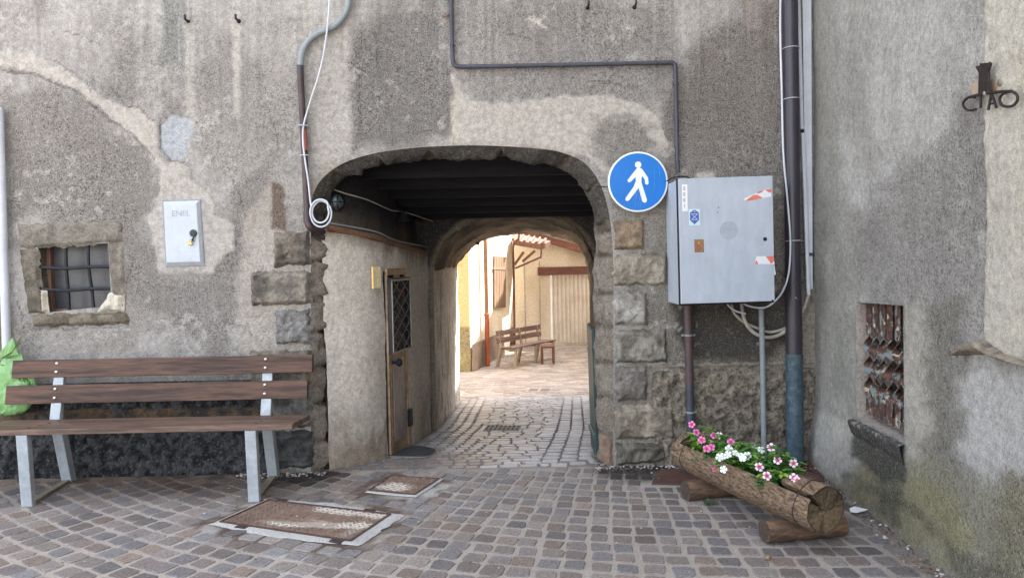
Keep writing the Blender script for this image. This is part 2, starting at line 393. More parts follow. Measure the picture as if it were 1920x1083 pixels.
# ---- passage: running bond of longer setts, border courses along both walls
PC = [(158, 156, 158), (150, 149, 153), (166, 162, 162), (144, 142, 144), (152, 146, 144), (170, 168, 168)]
items = []
def borderL(Y): return wall_l(Y)+np.interp(Y, [4.9, 5.6, 6.5, 9.6], [1.0, .62, .34, .28])
def borderR(Y): return pass_r(Y)-np.interp(Y, [4.9, 9.6], [.42, .36])
Y = 4.97; row = 0
while Y < 9.75:
    pr = .108; xa = float(wall_l(Y)); X = xa+.02
    an = float(np.interp(Y, [4.9, 5.8, 6.6, 9], [.12, .22, .30, .2]))
    while X < float(borderL(Y)):                                     # fanned border along the left wall
        items.append((X+.05, Y+(X-xa)*.0+RNG.normal(0, .003), an, .10-.014, pr-.015, settcol(0, Y, pal=PC if Y > 5.6 else SETC))); X += .102
    X += .004; xe = float(borderR(Y))
    while X < xe-.03:
        L_ = RNG.uniform(.12, .17)
        if X+L_ > xe-.06: L_ = xe-X
        items.append((X+L_/2, Y+RNG.normal(0, .003), RNG.normal(0, .01), L_-.013, pr-.016, settcol(X, Y, pal=PC))); X += L_
    Y += pr; row += 1
Y = 4.97
while Y < 9.7:                                                      # right border, three courses running along the wall
    for j in range(3):
        bw = (pass_r(Y)-borderR(Y)-.01)/3
        items.append((float(borderR(Y))+bw*(j+.5), Y+j*.05, math.pi/2-.085, .125, bw-.018, settcol(0, Y, pal=PC)))
    Y += .143
items = [it[:5]+((it[5][0], it[5][1], it[5][2], 1),) for it in items]
stones('passage_paving', items, m_paver, h=.0045)['kind'] = 'structure'
YC = [(164, 150, 140), (154, 141, 133), (172, 160, 149), (146, 135, 128), (178, 168, 157)]
items = []; Y = 9.85; row = 0
while Y < 20.8:
    X = -3.6+(row % 2)*.13; sk = .12
    while X < 4:
        L_ = .26 if Y > 11 else .2
        yy = Y+X*.10
        if yy > 9.78 and not (yy > 14.5 and X < -.9+(yy-16.1)*.285):
            items.append((X, yy, math.atan(.10), L_-.022, .18, settcol(0, 0, pal=YC)))
        X += L_
    Y += .2; row += 1
items = [it[:5]+((it[5][0], it[5][1], it[5][2], 1),) for it in items]
stones('yard_paving', items, m_sett, h=.0045)['kind'] = 'structure'

# ================================================================ MAIN HOUSE
def grid_surface(name, us, vs, fn, holes, mtl, parent, disp=None):
    U, V = np.meshgrid(us, vs); keep = None
    Uc = (U[:-1, :-1]+U[1:, 1:])/2; Vc = (V[:-1, :-1]+V[1:, 1:])/2
    keep = np.ones(Uc.shape, bool); U = U.copy(); V = V.copy()
    for hp in holes:
        ins = sdp(Uc, Vc, hp) < 0; keep &= ~ins
        pad = np.zeros((ins.shape[0]+2, ins.shape[1]+2), bool); pad[1:-1, 1:-1] = ins
        q = pad[:-1, :-1].astype(int)+pad[1:, :-1]+pad[:-1, 1:]+pad[1:, 1:]
        idx = np.argwhere((q > 0) & (q < 4))
        Pn = np.array(hp); A = Pn; B = np.roll(Pn, -1, 0)
        pts = np.stack([U[idx[:, 0], idx[:, 1]], V[idx[:, 0], idx[:, 1]]], -1)
        e = B-A; t = np.clip(((pts[:, None]-A)*e).sum(-1)/np.maximum((e*e).sum(-1), 1e-12), 0, 1)
        q_ = A+e*t[..., None]; d = ((pts[:, None]-q_)**2).sum(-1); k = d.argmin(1)
        np_ = q_[np.arange(len(pts)), k]
        U[idx[:, 0], idx[:, 1]] = np_[:, 0]; V[idx[:, 0], idx[:, 1]] = np_[:, 1]
    P, C = fn(U, V)
    Fq = gridfaces(U.shape[1], U.shape[0], keep)
    used = np.unique(Fq); remap = np.zeros(U.size, int); remap[used] = np.arange(len(used))
    return raw(name, P.reshape(-1, 3)[used], remap[Fq].tolist(), mtl, parent, cols=C.reshape(-1, 4)[used], smooth=True, ang=0)

house = thing('stone_house', 'grey rendered stone house pierced by the arched passage', 'house', (0, WD, 0))
def W(px, py, dy=0): return PY(px, py, WD-dy)
RINGL = [((583, 915), (630, 900)), ((583, 800), (617, 800)), ((583, 700), (615, 700)), ((583, 600), (614, 600)), ((583, 500), (613, 505)), ((583, 430), (611, 440)), ((584, 378), (612, 388)), ((600, 340), (638, 338)), ((640, 308), (674, 320)), ((700, 288), (715, 309)), ((780, 277), (785, 300)), ((860, 273), (862, 296)), ((940, 274), (940, 296)), ((1020, 280), (1015, 303)), ((1060, 288), (1050, 314)), ((1095, 305), (1078, 333)), ((1120, 335), (1098, 360)), ((1136, 375), (1110, 393)), ((1146, 430), (1115, 450)), ((1150, 500), (1113, 510)), ((1150, 600), (1114, 600)), ((1150, 700), (1118, 700)), ((1150, 800), (1119, 800)), ((1150, 910), (1128, 895))]
YR = 5.06
fa = [PY(a[0], a[1], WD) for a, b in RINGL]; ra = [PY(b[0], b[1], YR) for a, b in RINGL]
fd = bez(fa, 14); rd = bez(ra, 14)
archpoly = [(p.x, p.z) for p in fd]; archpoly[0] = (archpoly[0][0], -.3); archpoly[-1] = (archpoly[-1][0], -.3)
# little window opening
WO = [(70, 461), (203, 456), (206, 520), (209, 573), (84, 586), (74, 520)]
wopoly = [(W(*p).x, W(*p).z) for p in WO]
P0 = [(0, 95), (30, 95), (62, 102), (100, 124), (150, 150), (165, 162), (205, 190), (240, 200), (272, 205), (297, 235), (302, 300), (332, 306), (352, 316), (366, 342), (400, 374), (404, 404), (436, 420), (440, 470), (415, 485), (402, 512), (300, 512), (291, 455), (272, 408), (296, 392), (302, 320), (286, 296), (252, 255), (218, 228), (190, 205), (140, 170), (90, 150), (40, 132), (0, 125)]
P1 = [(851, 272), (850, 188), (848, 142), (862, 162), (885, 192), (960, 192), (1060, 180), (1150, 180), (1200, 200), (1238, 220), (1252, 280), (1252, 345), (1140, 332), (1110, 300), (1060, 286), (1000, 278)]
def wall_fn(U, Vv):
    px, py = proj(U, np.full(U.shape, WD), Vv)
    c = np.zeros(U.shape+(4,)); n1 = fbm(px/110, py/110, 1, 6); n2 = fbm(px/34, py/45, 5, 5); n3 = fbm(px/22, py/240, 15, 4)
    m = np.clip(ss(.3, .72, .5*n1+.33*n2+.17*n3), 0, 1)
    c[..., :3] = lin((168, 163, 157))*(1-m[..., None])+lin((126, 121, 116))*m[..., None]; c[..., 3] = .28+.5*m
    A = lambda poly, col, s=.8, soft=12, amp=22, sc=30, seed=0, sp=None: layer(c, px, py, poly, col, s, soft, amp, sc, seed, sp)
    A([(0, 140), (130, 180), (230, 260), (290, 320), (290, 400), (240, 420), (30, 415), (0, 430)], (126, 120, 113), .75, 20, 40, 50, 1, 1)
    A([(240, 430), (300, 540), (240, 660), (0, 660), (0, 600), (240, 600)], (142, 136, 128), .6, 20, 40, 50, 2, .8)
    A([(655, 110), (690, 40), (790, 20), (850, 60), (850, 262), (780, 268), (700, 280), (655, 290)], (112, 108, 104), .78, 12, 30, 50, 3, 1)
    A([(856, 10), (1260, 0), (1262, 215), (1200, 196), (1060, 176), (885, 186), (852, 130)], (134, 129, 124), .62, 16, 40, 60, 4, .9)
    A([(1245, 200), (1300, 120), (1400, 40), (1470, -10), (1475, 335), (1245, 340)], (116, 109, 102), .8, 18, 45, 55, 5, 1)
    A([(295, 120), (560, 110), (560, 430), (480, 400), (400, 340), (360, 220)], (150, 144, 137), .6, 20, 40, 50, 6, .9)
    A([(300, -10), (352, -10), (345, 120), (300, 125)], (108, 112, 108), .6, 6, 12, 20, 7, .8)
    A([(440, 130), (600, 300), (560, 340), (400, 200), (340, 150)], (132, 128, 122), .45, 20, 40, 50, 8)
    A([(225, 425), (290, 440), (300, 525), (400, 525), (430, 465), (445, 400), (440, 520), (430, 600), (380, 660), (330, 600), (240, 560)], (126, 121, 115), .7, 12, 25, 30, 9, 1)
    A([(440, 360), (505, 300), (515, 350), (455, 440), (436, 560), (420, 660), (390, 660)], (128, 122, 116), .7, 10, 20, 30, 10, 1)
    A([(560, -10), (590, -10), (590, 330), (560, 420)], (170, 163, 154), .5, 8, 14, 30, 11, .2)
    A([(592, 60), (640, -10), (655, -10), (655, 292), (606, 320), (590, 300)], (168, 162, 154), .75, 8, 10, 30, 12, .15)
    A([(348, 48), (362, 48), (368, 240), (350, 260)], (182, 176, 166), .55, 5, 6, 20, 13, .1)
    A([(436, 48), (452, 48), (449, 215), (436, 215)], (186, 180, 170), .6, 5, 6, 20, 14, .1)
    A([(452, 412), (510, 345), (520, 430), (578, 430), (612, 300), (640, 300), (575, 380), (578, 662), (448, 662)], (164, 155, 144), .8, 8, 14, 25, 15, .5)
    A([(468, 500), (476, 430), (512, 430), (516, 500)], (172, 165, 156), .5, 5, 8, 20, 16, .3)
    A(P0, (172, 165, 156), .92, 3, 9, 24, 17, .06)
    A([(300, 236), (324, 216), (354, 220), (366, 246), (352, 286), (340, 304), (316, 301), (300, 276)], (160, 163, 166), .95, 2, 6, 20, 18, .1)
    A([(296, 370), (392, 366), (402, 505), (300, 512)], (170, 164, 158), .7, 8, 8, 20, 19, .1)
    A(P1, (176, 169, 159), .92, 3, 8, 22, 20, .06)
    A([(845, 180), (852, 180), (856, 270), (846, 270)], (178, 170, 156), .9, 3, 2, 10, 21, .1)
    A([(1118, 226), (1180, 220), (1220, 240), (1232, 330), (1140, 316), (1104, 258)], (122, 117, 109), .78, 14, 22, 18, 22, 1)
    A([(1200, 300), (1256, 280), (1262, 420), (1210, 470), (1150, 415), (1140, 380)], (140, 132, 122), .7, 12, 18, 22, 23, .9)
    A([(1252, 330), (1540, 330), (1540, 700), (1210, 700), (1210, 560)], (124, 116, 104), .72, 16, 26, 40, 24, .8)
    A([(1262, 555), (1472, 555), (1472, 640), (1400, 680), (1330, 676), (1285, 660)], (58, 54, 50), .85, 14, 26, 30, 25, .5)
    A([(1305, 322), (1338, 322), (1345, 340), (1305, 340)], (176, 170, 158), .8, 4, 6, 12, 26, .1)
    A([(1490, 560), (1530, 540), (1530, 700), (1505, 700)], (152, 143, 128), .7, 8, 12, 20, 27, .6)
    A([(508, 342), (532, 345), (536, 432), (508, 432)], (98, 80, 66), .85, 4, 7, 14, 28, .9)
    A([(-60, 380), (6, 380), (16, 660), (-60, 660)], (104, 92, 78), .85, 6, 8, 20, 29, .6)
    A([(1380, -10), (1470, -10), (1470, 70), (1400, 60)], (140, 128, 118), .5, 10, 20, 30, 30)
    A([(1180, 660), (1222, 640), (1222, 700), (1230, 860), (1150, 870)], (128, 118, 106), .6, 8, 14, 20, 31)
    A([(583, 345), (612, 305), (606, 430), (560, 430)], (150, 138, 122), .5, 6, 10, 20, 33)
    # drip streaks and trowelled variation
    st = fbm(px/9, py/420, 50, 4); stm = ss(.56, .7, st)*(1-ss(60, 330, py+(fbm(px/13, py/999, 53, 3)-.5)*420))*.28
    c[..., :3] *= (1-stm*.55)[..., None]
    st2 = ss(.6, .72, fbm(px/7+50, py/300, 56, 4))*(1-ss(40, 300, py+(fbm(px/11, py/999, 59, 3)-.5)*420))*.22
    c[..., :3] = c[..., :3]*(1-st2[..., None])+lin((186, 182, 176))*st2[..., None]
    fl_ = ss(.64, .70, fbm(px/17, py/17, 62, 5))*ss(.45, .6, fbm(px/90, py/90, 64, 3))*.6
    c[..., :3] = c[..., :3]*(1-fl_[..., None])+lin((176, 171, 164))*fl_[..., None]
    # cracks: thin lines
    def crack(pts, w_=1.2, s_=.7, col=(70, 64, 58)):
        d = np.full(px.shape, 1e9); qx = px+(fbm(px/14, py/14, 77, 3)-.5)*9; qy = py+(fbm(px/14, py/14, 78, 3)-.5)*9
        for (x0, y0), (x1, y1) in zip(pts[:-1], pts[1:]):
            ex, ey = x1-x0, y1-y0; t = np.clip(((qx-x0)*ex+(qy-y0)*ey)/(ex*ex+ey*ey), 0, 1)
            d = np.minimum(d, np.hypot(qx-x0-ex*t, qy-y0-ey*t))
        mm = (1-ss(w_*.6, w_*2.2, d))*s_; c[..., :3] = c[..., :3]*(1-mm[..., None])+lin(col)*mm[..., None]
    crack([(0, 132), (60, 138), (150, 175), (205, 222), (262, 262), (290, 300)])
    crack([(210, 165), (235, 200), (262, 204), (290, 225)]); crack([(300, 236), (300, 280), (320, 302), (342, 303)])
    crack([(95, 110), (130, 130), (165, 158), (172, 175)], 1, .5); crack([(848, 150), (848, 270)], .9, .5, (120, 112, 100))
    for cx_, cy_, aa, ln in ((120, 60, .3, 70), (430, 330, 1.2, 80), (700, 60, 1.5, 60), (930, 60, .2, 90), (1330, 60, 1.1, 80), (1100, 150, .1, 70), (250, 480, 1.9, 60), (420, 600, .4, 60), (1400, 250, 1.4, 60), (500, 200, 1.3, 90), (30, 560, 1.3, 60), (1180, 60, .5, 60)):
        crack([(cx_, cy_), (cx_+ln*.5*math.cos(aa)+6, cy_+ln*.5*math.sin(aa)), (cx_+ln*math.cos(aa), cy_+ln*math.sin(aa)+5)], .8, .6)
    crack([(990, 35), (1010, 45), (1025, 55)], 1.5, .8, (205, 198, 186))
    crack([(1222, 686), (1300, 688), (1480, 680)], 1.6, .7)
    crack([(62, 614), (150, 618), (242, 613)], 1.5, .5); crack([(150, 618), (242, 616)], 1.5, .5, (190, 186, 180))
    y = -(fbm(px/26, py/26, 40, 4)-.5)*.006-(fbm(px/160, py/160, 44, 3)-.5)*.02
    prd = ss(-6, 4, -(sdp(px, py, P0)+(fbm(px/24, py/24, 108, 5)-.5)*18)); y = y-prd*.009
    prd = ss(-4, 4, -(sdp(px, py, P1)+(fbm(px/22, py/22, 111, 5)-.5)*16)); y = y-prd*.007
    edge = np.clip(np.minimum(sdp(U, Vv, archpoly), sdp(U, Vv, wopoly))/.03, 0, 1)
    y = y*edge
    return np.stack([U, WD+y, Vv], -1), c
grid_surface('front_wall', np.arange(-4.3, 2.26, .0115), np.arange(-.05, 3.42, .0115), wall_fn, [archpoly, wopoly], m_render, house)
gcol = tuple(lin((150, 144, 136)))+(.7,)
b = MB(); b.box(-4.3, 2.4, WD+.004, WD+.3, 3.4, 8, gcol); b.box(-9, -4.3, WD, WD+.3, -.1, 8, gcol); b.build('outer_wall', m_render, house)
b = MB(); bc = tuple(lin((205, 190, 165)))+(.4,)
b.box(-9, -.74, 9.5, 9.7, -.9, 8, bc); b.box(1.08, 4.5, 9.5, 9.7, -.9, 8, bc); b.box(-.74, 1.08, 9.5, 9.7, 1.9, 8, bc)
b.box(-9, -8.8, 5.2, 9.5, -.9, 8, bc); b.box(4.3, 4.5, 4.9, 9.5, -.9, 8, bc); b.build('rear_wall', m_render, house)
b = MB(); b.hexa([(-9.4, 4.5, 8), (4.8, 4.5, 8), (4.8, 10.1, 8), (-9.4, 10.1, 8), (-9.4, 7.2, 9.2), (4.8, 7.2, 9.2), (4.8, 7.4, 9.2), (-9.4, 7.4, 9.2)])
b.build('roof', mat('roof_tile', (150, 92, 70), (120, 76, 60), bump=.6, bs=20, bd=.03), house)
# ---- arch ring / jambs
nR = len(fd); nD = 13; V = np.zeros((nR, nD, 3)); C = np.zeros((nR, nD, 4))
FA = np.array(fd); RA = np.array(rd)
cen = np.array([-.33, 5, 1.1])
arcl = np.r_[0, np.cumsum(np.linalg.norm(np.diff(FA, axis=0), axis=1))]
for j in range(nD):
    t = j/(nD-1); P = FA*(1-t)+RA*t
    nrm = P-cen; nrm[:, 1] = 0; low = P[:, 2] < 1.55; nrm[low, 2] = 0; nrm /= np.linalg.norm(nrm, axis=1)[:, None]
    s_ = arcl*1.0; lump = (fbm(s_*9, np.full(nR, t*2.5+3), 61, 5)-.5)*.10
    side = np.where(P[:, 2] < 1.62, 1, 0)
    # stone joints: quoin heights below, voussoirs above
    jz = np.array([0.0, .22, .47, .72, .97, 1.20, 1.46, 1.63]); 
    dz_ = np.abs(P[:, 2][:, None]-jz[None]).min(1)
    dv = np.abs(((s_*3.1+fbm(s_*2, s_*0, 3)*1.3) % 1)-.5)*.33
    jd = np.where(side == 1, dz_, dv)
    jm = 1-ss(.004, .028, jd+(fbm(s_*30, np.full(nR, t*9), 5, 3)-.5)*.012)
    bulge = .045*math.sin(math.pi*min(1, t*1.15))*(1-jm)
    amp = math.sin(math.pi*t)**.5 if 0 < t < 1 else 0
    P = P-nrm*((bulge+lump*amp)[:, None])*(1 if 0 < t < 1 else 0)
    if t == 1: P = P-nrm*(lump*.6)[:, None]
    V[:, j] = P
    n_ = fbm(s_*5, np.full(nR, t*2), 66, 4)[:, None]
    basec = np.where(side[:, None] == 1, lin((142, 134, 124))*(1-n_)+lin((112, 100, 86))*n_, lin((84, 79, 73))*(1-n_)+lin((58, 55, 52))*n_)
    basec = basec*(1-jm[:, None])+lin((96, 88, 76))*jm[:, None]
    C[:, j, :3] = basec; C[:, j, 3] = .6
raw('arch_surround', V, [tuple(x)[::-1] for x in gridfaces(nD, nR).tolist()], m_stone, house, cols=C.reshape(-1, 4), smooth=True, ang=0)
# ---- quoins
def rockblock(name, q, depth, mtl, parent, col, col2, seed, Y=WD, amp=.042, res=.009, joint=None, sp=.4, label=None, flat=0):
    """q: four photo-measured corners TL TR BR BL on the wall; irregular rock-faced block standing proud"""
    P = [PY(x, y, Y) for x, y in q]; TL, TR, BR, BL = [np.array((p.x, p.z)) for p in P]
    w_ = max(np.linalg.norm(TR-TL), .02); h_ = max(np.linalg.norm(BL-TL), .02)
    nu, nv = max(6, int(w_/res)), max(6, int(h_/res))
    u = np.linspace(0, 1, nu+1); v = np.linspace(0, 1, nv+1); U, Vv = np.meshgrid(u, v)
    P2 = (TL*(1-U[..., None])+TR*U[..., None])*(1-Vv[..., None])+(BL*(1-U[..., None])+BR*U[..., None])*Vv[..., None]
    e = np.minimum(np.minimum(U, 1-U)*w_, np.minimum(Vv, 1-Vv)*h_)
    n = fbm(P2[..., 0]*9+seed, P2[..., 1]*9, seed, 5); n = np.abs(n-.5)*2; big_ = fbm(P2[..., 0]*5+seed, P2[..., 1]*5, seed+9, 3)
    prof = ss(0, .03, e)
    Yd = Y+.004-prof*(depth*(1-flat*.0)+(big_-.4)*amp*1.2+(.5-n)*amp*1.1)
    wob = (fbm(P2[..., 0]*30, P2[..., 1]*30, seed+3, 3)-.5)*min(.04, w_*.18)*(1-ss(.0, .05, e))
    X = P2[..., 0]+wob*(U-.5)*2; Z = P2[..., 1]+wob*(Vv-.5)*-2
    c = np.zeros(U.shape+(4,)); k = fbm(P2[..., 0]*14, P2[..., 1]*14, seed+20, 4)
    c[..., :3] = lin(col)*(1-ss(.35, .68, k))[..., None]+lin(col2)*ss(.35, .68, k)[..., None]; c[..., 3] = sp
    if joint is not None:
        jx = (joint-TL[0])/(TR[0]-TL[0]); g = 1-ss(.003, .012, np.abs(U-jx)*w_); Yd = Yd+g*depth*.7; c[..., :3] *= (1-.25*g)[..., None]
    return raw(name, np.stack([X, Yd, Z], -1), [tuple(f)[::-1] for f in gridfaces(nu+1, nv+1).tolist()], mtl, parent, cols=c.reshape(-1, 4), smooth=True, ang=0)
QL = [((512, 434), (582, 432), (583, 498), (514, 500), (130, 121, 108), (92, 85, 77)), ((470, 508), (584, 506), (585, 571), (471, 573), (137, 129, 117), (101, 95, 88)),
      ((514, 580), (584, 578), (585, 645), (517, 647), (135, 132, 129), (104, 100, 96)), ((467, 656), (584, 654), (586, 722), (470, 724), (132, 124, 111), (101, 95, 87)),
      ((512, 730), (585, 728), (586, 800), (514, 802), (123, 121, 117), (90, 88, 84)), ((500, 808), (586, 806), (588, 876), (500, 878), (96, 96, 96), (68, 68, 68))]
QR = [((1150, 413), (1208, 411), (1209, 467), (1151, 469), (152, 132, 109), (112, 97, 84)), ((1150, 475), (1250, 473), (1252, 536), (1151, 538), (160, 150, 135), (118, 109, 95)),
      ((1150, 546), (1214, 544), (1215, 609), (1151, 611), (164, 159, 150), (129, 122, 114)), ((1150, 618), (1250, 616), (1253, 680), (1152, 682), (143, 137, 127), (107, 102, 93)),
      ((1152, 687), (1214, 685), (1215, 750), (1153, 752), (145, 139, 130), (113, 106, 100)), ((1152, 759), (1264, 757), (1266, 822), (1153, 824), (158, 148, 132), (122, 113, 99)),
      ((1152, 830), (1250, 828), (1250, 868), (1153, 872), (119, 114, 104), (91, 85, 77))]
for i, q in enumerate(QL+QR): rockblock('quoin_stone', q[:4], .022, m_stone, house, q[4], q[5], 30+i*7)
# ---- rough plinth either side
def plinth(name, x0, x1, z1, colA, colB, Y0, amp, top=None, seed=0, dn=.0):
    def fn(U, Vv):
        n = fbm(U*24, Vv*24, seed, 4); n2 = fbm(U*5, Vv*5, seed+5, 3)
        t = ss(0, .03, z1-Vv)*ss(0, .05, U-x0)*ss(0, .05, x1-U)
        Yd = WD+.004-t*(Y0+(n-.5)*amp*2.2+(n2-.5)*.02)
        c = np.zeros(U.shape+(4,)); k = ss(.36, .64, n)[..., None]; c[..., :3] = lin(colB)*(1-k)+lin(colA)*k; c[..., 3] = .8
        if top is not None:
            m = (ss(z1-top[1], z1-top[0], Vv+(n2-.5)*.05))[..., None]*.8; c[..., :3] = c[..., :3]*(1-m)+lin(top[2])*m
            d = (ss(.32, .55, n2)*(1-ss(.12, .2, Vv)))[..., None]*.5; c[..., :3] = c[..., :3]*(1-d)+lin(top[2])*d
        return np.stack([U, Yd, Vv], -1), c
    return grid_surface(name, np.arange(x0, x1+.001, .011), np.arange(-.05, z1+.001, .011), fn, [], m_plinth, house)
zl = W(300, 712).z; zr = W(1380, 690).z
plinth('plinth', -4.3, W(512, 800).x-.0, zl, (78, 78, 79), (42, 42, 44), .03, .024, None, 3)
plinth('plinth', W(1218, 700).x, 2.12, zr, (146, 136, 120), (112, 103, 92), .025, .024, None, 9)
rockblock('plinth_cap', ((1222, 682), (1528, 673), (1528, 684), (1222, 692)), .016, m_stone, house, (150, 140, 126), (120, 110, 98), 71, amp=.004)
# brownish rubble band seen between the bench slats
rockblock('rubble_course', ((0, 762), (510, 756), (512, 800), (0, 806)), .03, m_stone, house, (96, 78, 60), (50, 46, 44), 75, amp=.03)
# ---- small barred window with stone surround
win = MB()
def jit(q): return q
w_o = bpy.data.objects.new('window', None); COL.objects.link(w_o); w_o.parent = house
w_o.location = (W(140, 520).x, 0, W(140, 520).z); PM[w_o.name] = Matrix.Translation(Vector((0, WD, 0))+w_o.location)
sc1, sc2 = (132, 126, 115), (110, 104, 95)
rockblock('lintel', ((32, 418), (229, 412), (232, 455), (34, 468)), .016, m_stone, w_o, sc1, sc2, 101, amp=.010)
rockblock('jamb_stone', ((34, 466), (72, 462), (86, 588), (52, 590)), .013, m_stone, w_o, (118, 110, 98), (92, 86, 76), 108, amp=.012)
rockblock('jamb_stone', ((202, 454), (233, 454), (240, 588), (209, 580)), .014, m_stone, w_o, (136, 128, 116), (114, 107, 97), 115, amp=.008)
rockblock('sill', ((58, 588), (243, 582), (243, 610), (62, 614)), .02, m_stone, w_o, (124, 115, 100), (98, 90, 78), 122, amp=.012)
rockblock('mortar_patch', ((206, 548), (234, 552), (232, 584), (182, 584)), .02, m_stone, w_o, (206, 198, 182), (180, 172, 156), 129, amp=.014, sp=.1, Y=WD-.012, res=.008)
rockblock('mortar_patch', ((74, 541), (88, 544), (92, 586), (76, 587)), .02, m_stone, w_o, (196, 186, 168), (168, 158, 140), 131, amp=.012, sp=.1, Y=WD-.002, res=.006)
WOd = [W(*p) for p in WO]; n = len(WOd)
b = MB(); dvec = Vector((0, .16, 0))
rc = tuple(lin((112, 102, 88)))+(.7,)
for i in range(n):
    a, c_ = WOd[i], WOd[(i+1) % n]; b.add([a, c_, c_+dvec, a+dvec], [(0, 1, 2, 3)], rc)
b.build('reveal', m_stone, w_o)
wx0, wx1 = W(68, 500).x, W(212, 500).x; wz0, wz1 = W(140, 592).z, W(140, 452).z
MB().box(wx0-.02, wx1+.02, WD+.125, WD+.14, wz0-.02, wz1+.02).build('pane', m_glass, w_o)
m_wf = wood('window_frame_wood', (150, 112, 92), (110, 82, 70), 2, .7)
b = MB(); b.box(wx0+.012, wx0+.042, WD+.085, WD+.124, wz0, wz1); b.box(wx0, wx1, WD+.085, WD+.1235, wz0, wz0+.045); b.box(wx1-.0, wx1+.03, WD+.085, WD+.124, wz0, wz1)
b.build('frame', m_wf, w_o, bevel=.003)
for x0, x1 in ((124, 129), (166, 176)):
    MB().tube(bez([PY(x0-1, 452, WD+.03), PY(x0, 500, WD+.024), PY((x0+x1)/2+1, 543, WD+.03), PY(x1+1, 590, WD+.03)], 5), .0115, 8).build('grille_bar', m_iron, w_o, smooth=True)
for y0 in (501, 542):
    P = [PY(74, y0-3, WD-.004), PY(84, y0, WD+.008), PY(125, y0+2, WD+.012), PY(170, y0-1, WD+.012), PY(212, y0-1, WD+.012)]
    MB().tube(bez(P, 5), .0115, 8).build('grille_bar', m_iron, w_o, smooth=True)
# ---- passage walls
zc = lambda Y: 2.22-.14*(Y-5.06)
_lz = []
for _p in np.arange(618, 858, 6):
    _d = ray(_p, 434+(_p-612)*.2387); _g = wall_l(_yy)-_d[0]/_d[1]*_yy; _i = int(np.argmax(_g > 0)) if (_g > 0).any() else 0
    if _i > 0: _lz.append((_yy[_i], EYE+_d[2]/_d[1]*_yy[_i]))
_lz.sort(); _lz = [q for q in _lz if q[0] > 5.0]
_lf = np.polyfit([1/q[0] for q in _lz], [q[1] for q in _lz], 3)
def ledge_z(Y): return np.polyval(_lf, 1/np.clip(Y, 4.97, 9.3))
def passL(U, Vv):
    Y = U; t = (Vv); fl = gz(Y); z = fl-.05+t*(zc(5.0)+.1-fl+.05) if False else Vv
    X = wall_l(Y); n = fbm(Y*4, Vv*3, 140, 5); n2 = fbm(Y*3, Vv*1.2, 147, 5); n3 = fbm(Y*14, Vv*4, 149, 4)
    X = X+(n-.5)*.035+(fbm(Y*14, Vv*14, 144, 3)-.5)*.01-.10*ss(.0, .04, Vv-ledge_z(Y)-.02)*(1-ss(6.75, 6.9, Y))
    c = np.zeros(U.shape+(4,)); c[..., :3] = lin((208, 199, 186)); c[..., 3] = .25
    def L(m, col, s=1.): 
        m = np.clip(m*s, 0, 1)[..., None]; c[..., :3] = c[..., :3]*(1-m)+lin(col)*m
    L(ss(.45, .68, n2), (176, 168, 156), .7)
    hf = Vv-fl
    L((1-ss(.0, .5, hf+(n3-.5)*.7))*ss(.35, .6, n3+.1), (122, 102, 84), .75)
    L(ss(5.75, 6.2, Y+(n-.5)*.6)*(1-ss(6.8, 7.4, Y+(n-.5)*1.2)), (198, 189, 177), .75)  # plaster paled past the door, light put into its colour
    L((1-ss(.0, .9, hf+(n-.5)*.6))*ss(5.9, 6.4, Y)*(1-ss(7.4, 8.0, Y)), (140, 127, 112), .55)
    L(ss(6.2, 7.4, Y+(n2-.5)*1.2)*ss(.40, .5, n3), (230, 226, 218), .92)  # white peeled patches, also spread nearer to brighten the dim stretch
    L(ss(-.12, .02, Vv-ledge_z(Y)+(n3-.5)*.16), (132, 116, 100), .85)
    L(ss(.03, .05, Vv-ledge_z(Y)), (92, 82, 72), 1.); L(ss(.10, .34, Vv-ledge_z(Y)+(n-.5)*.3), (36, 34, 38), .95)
    return np.stack([X, Y, z], -1), c
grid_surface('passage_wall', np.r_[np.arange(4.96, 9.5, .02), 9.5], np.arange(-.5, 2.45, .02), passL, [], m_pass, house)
def passR(U, Vv):
    X = pass_r(U)+.02+(fbm(U*4, Vv*4, 150, 4)-.5)*.03; c = np.zeros(U.shape+(4,)); c[..., :3] = lin((150, 142, 130)); c[..., 3] = .5
    return np.stack([X, U, Vv], -1), c
grid_surface('passage_wall', np.arange(5.05, 6.72, .03), np.arange(-.5, 2.45, .03), passR, [], m_pass, house)
# ---- far barrel vault
VO = [(812, 506), (820, 482), (838, 450), (862, 430), (892, 415), (930, 405), (968, 401), (1010, 403), (1050, 413), (1080, 430), (1100, 455), (1112, 485), (1116, 540), (1118, 680), (1120, 860)]
VI = [(857, 500), (866, 482), (882, 467), (904, 452), (930, 444), (966, 439), (1002, 437), (1040, 441), (1066, 451), (1086, 466), (1098, 486), (1103, 510), (1106, 560), (1106, 660), (1107, 775)]
vo = bez([PY(x, y, 6.7) for x, y in VO], 8); vi = bez([PY(x, y, 9.5) for x, y in VI], 8)
A_ = np.array(vo); B_ = np.array(vi); nv_ = len(vo); nd = 28; V = np.zeros((nv_, nd, 3)); C = np.zeros((nv_, nd, 4))
for j in range(nd):
    t = j/(nd-1); P = A_*(1-t)+B_*t; n = fbm(np.arange(nv_)*.11, np.full(nv_, t*9), 160, 5)
    cz = np.array([.1, 0, 1.1]); nm = P-cz; nm[:, 1] = 0; nm /= np.linalg.norm(nm, axis=1)[:, None]
    P = P-nm*((n-.5)*.09+(fbm(np.arange(nv_)*.45, np.full(nv_, t*30), 161, 3)-.5)*.035)[:, None]; V[:, j] = P
    k = ss(.35, .7, n)[:, None]; V[:, 0, 1] = 6.64; C[:, j, :3] = lin((150, 138, 120))*(1-k)+lin((96, 88, 78))*k; C[:, j, 3] = .7
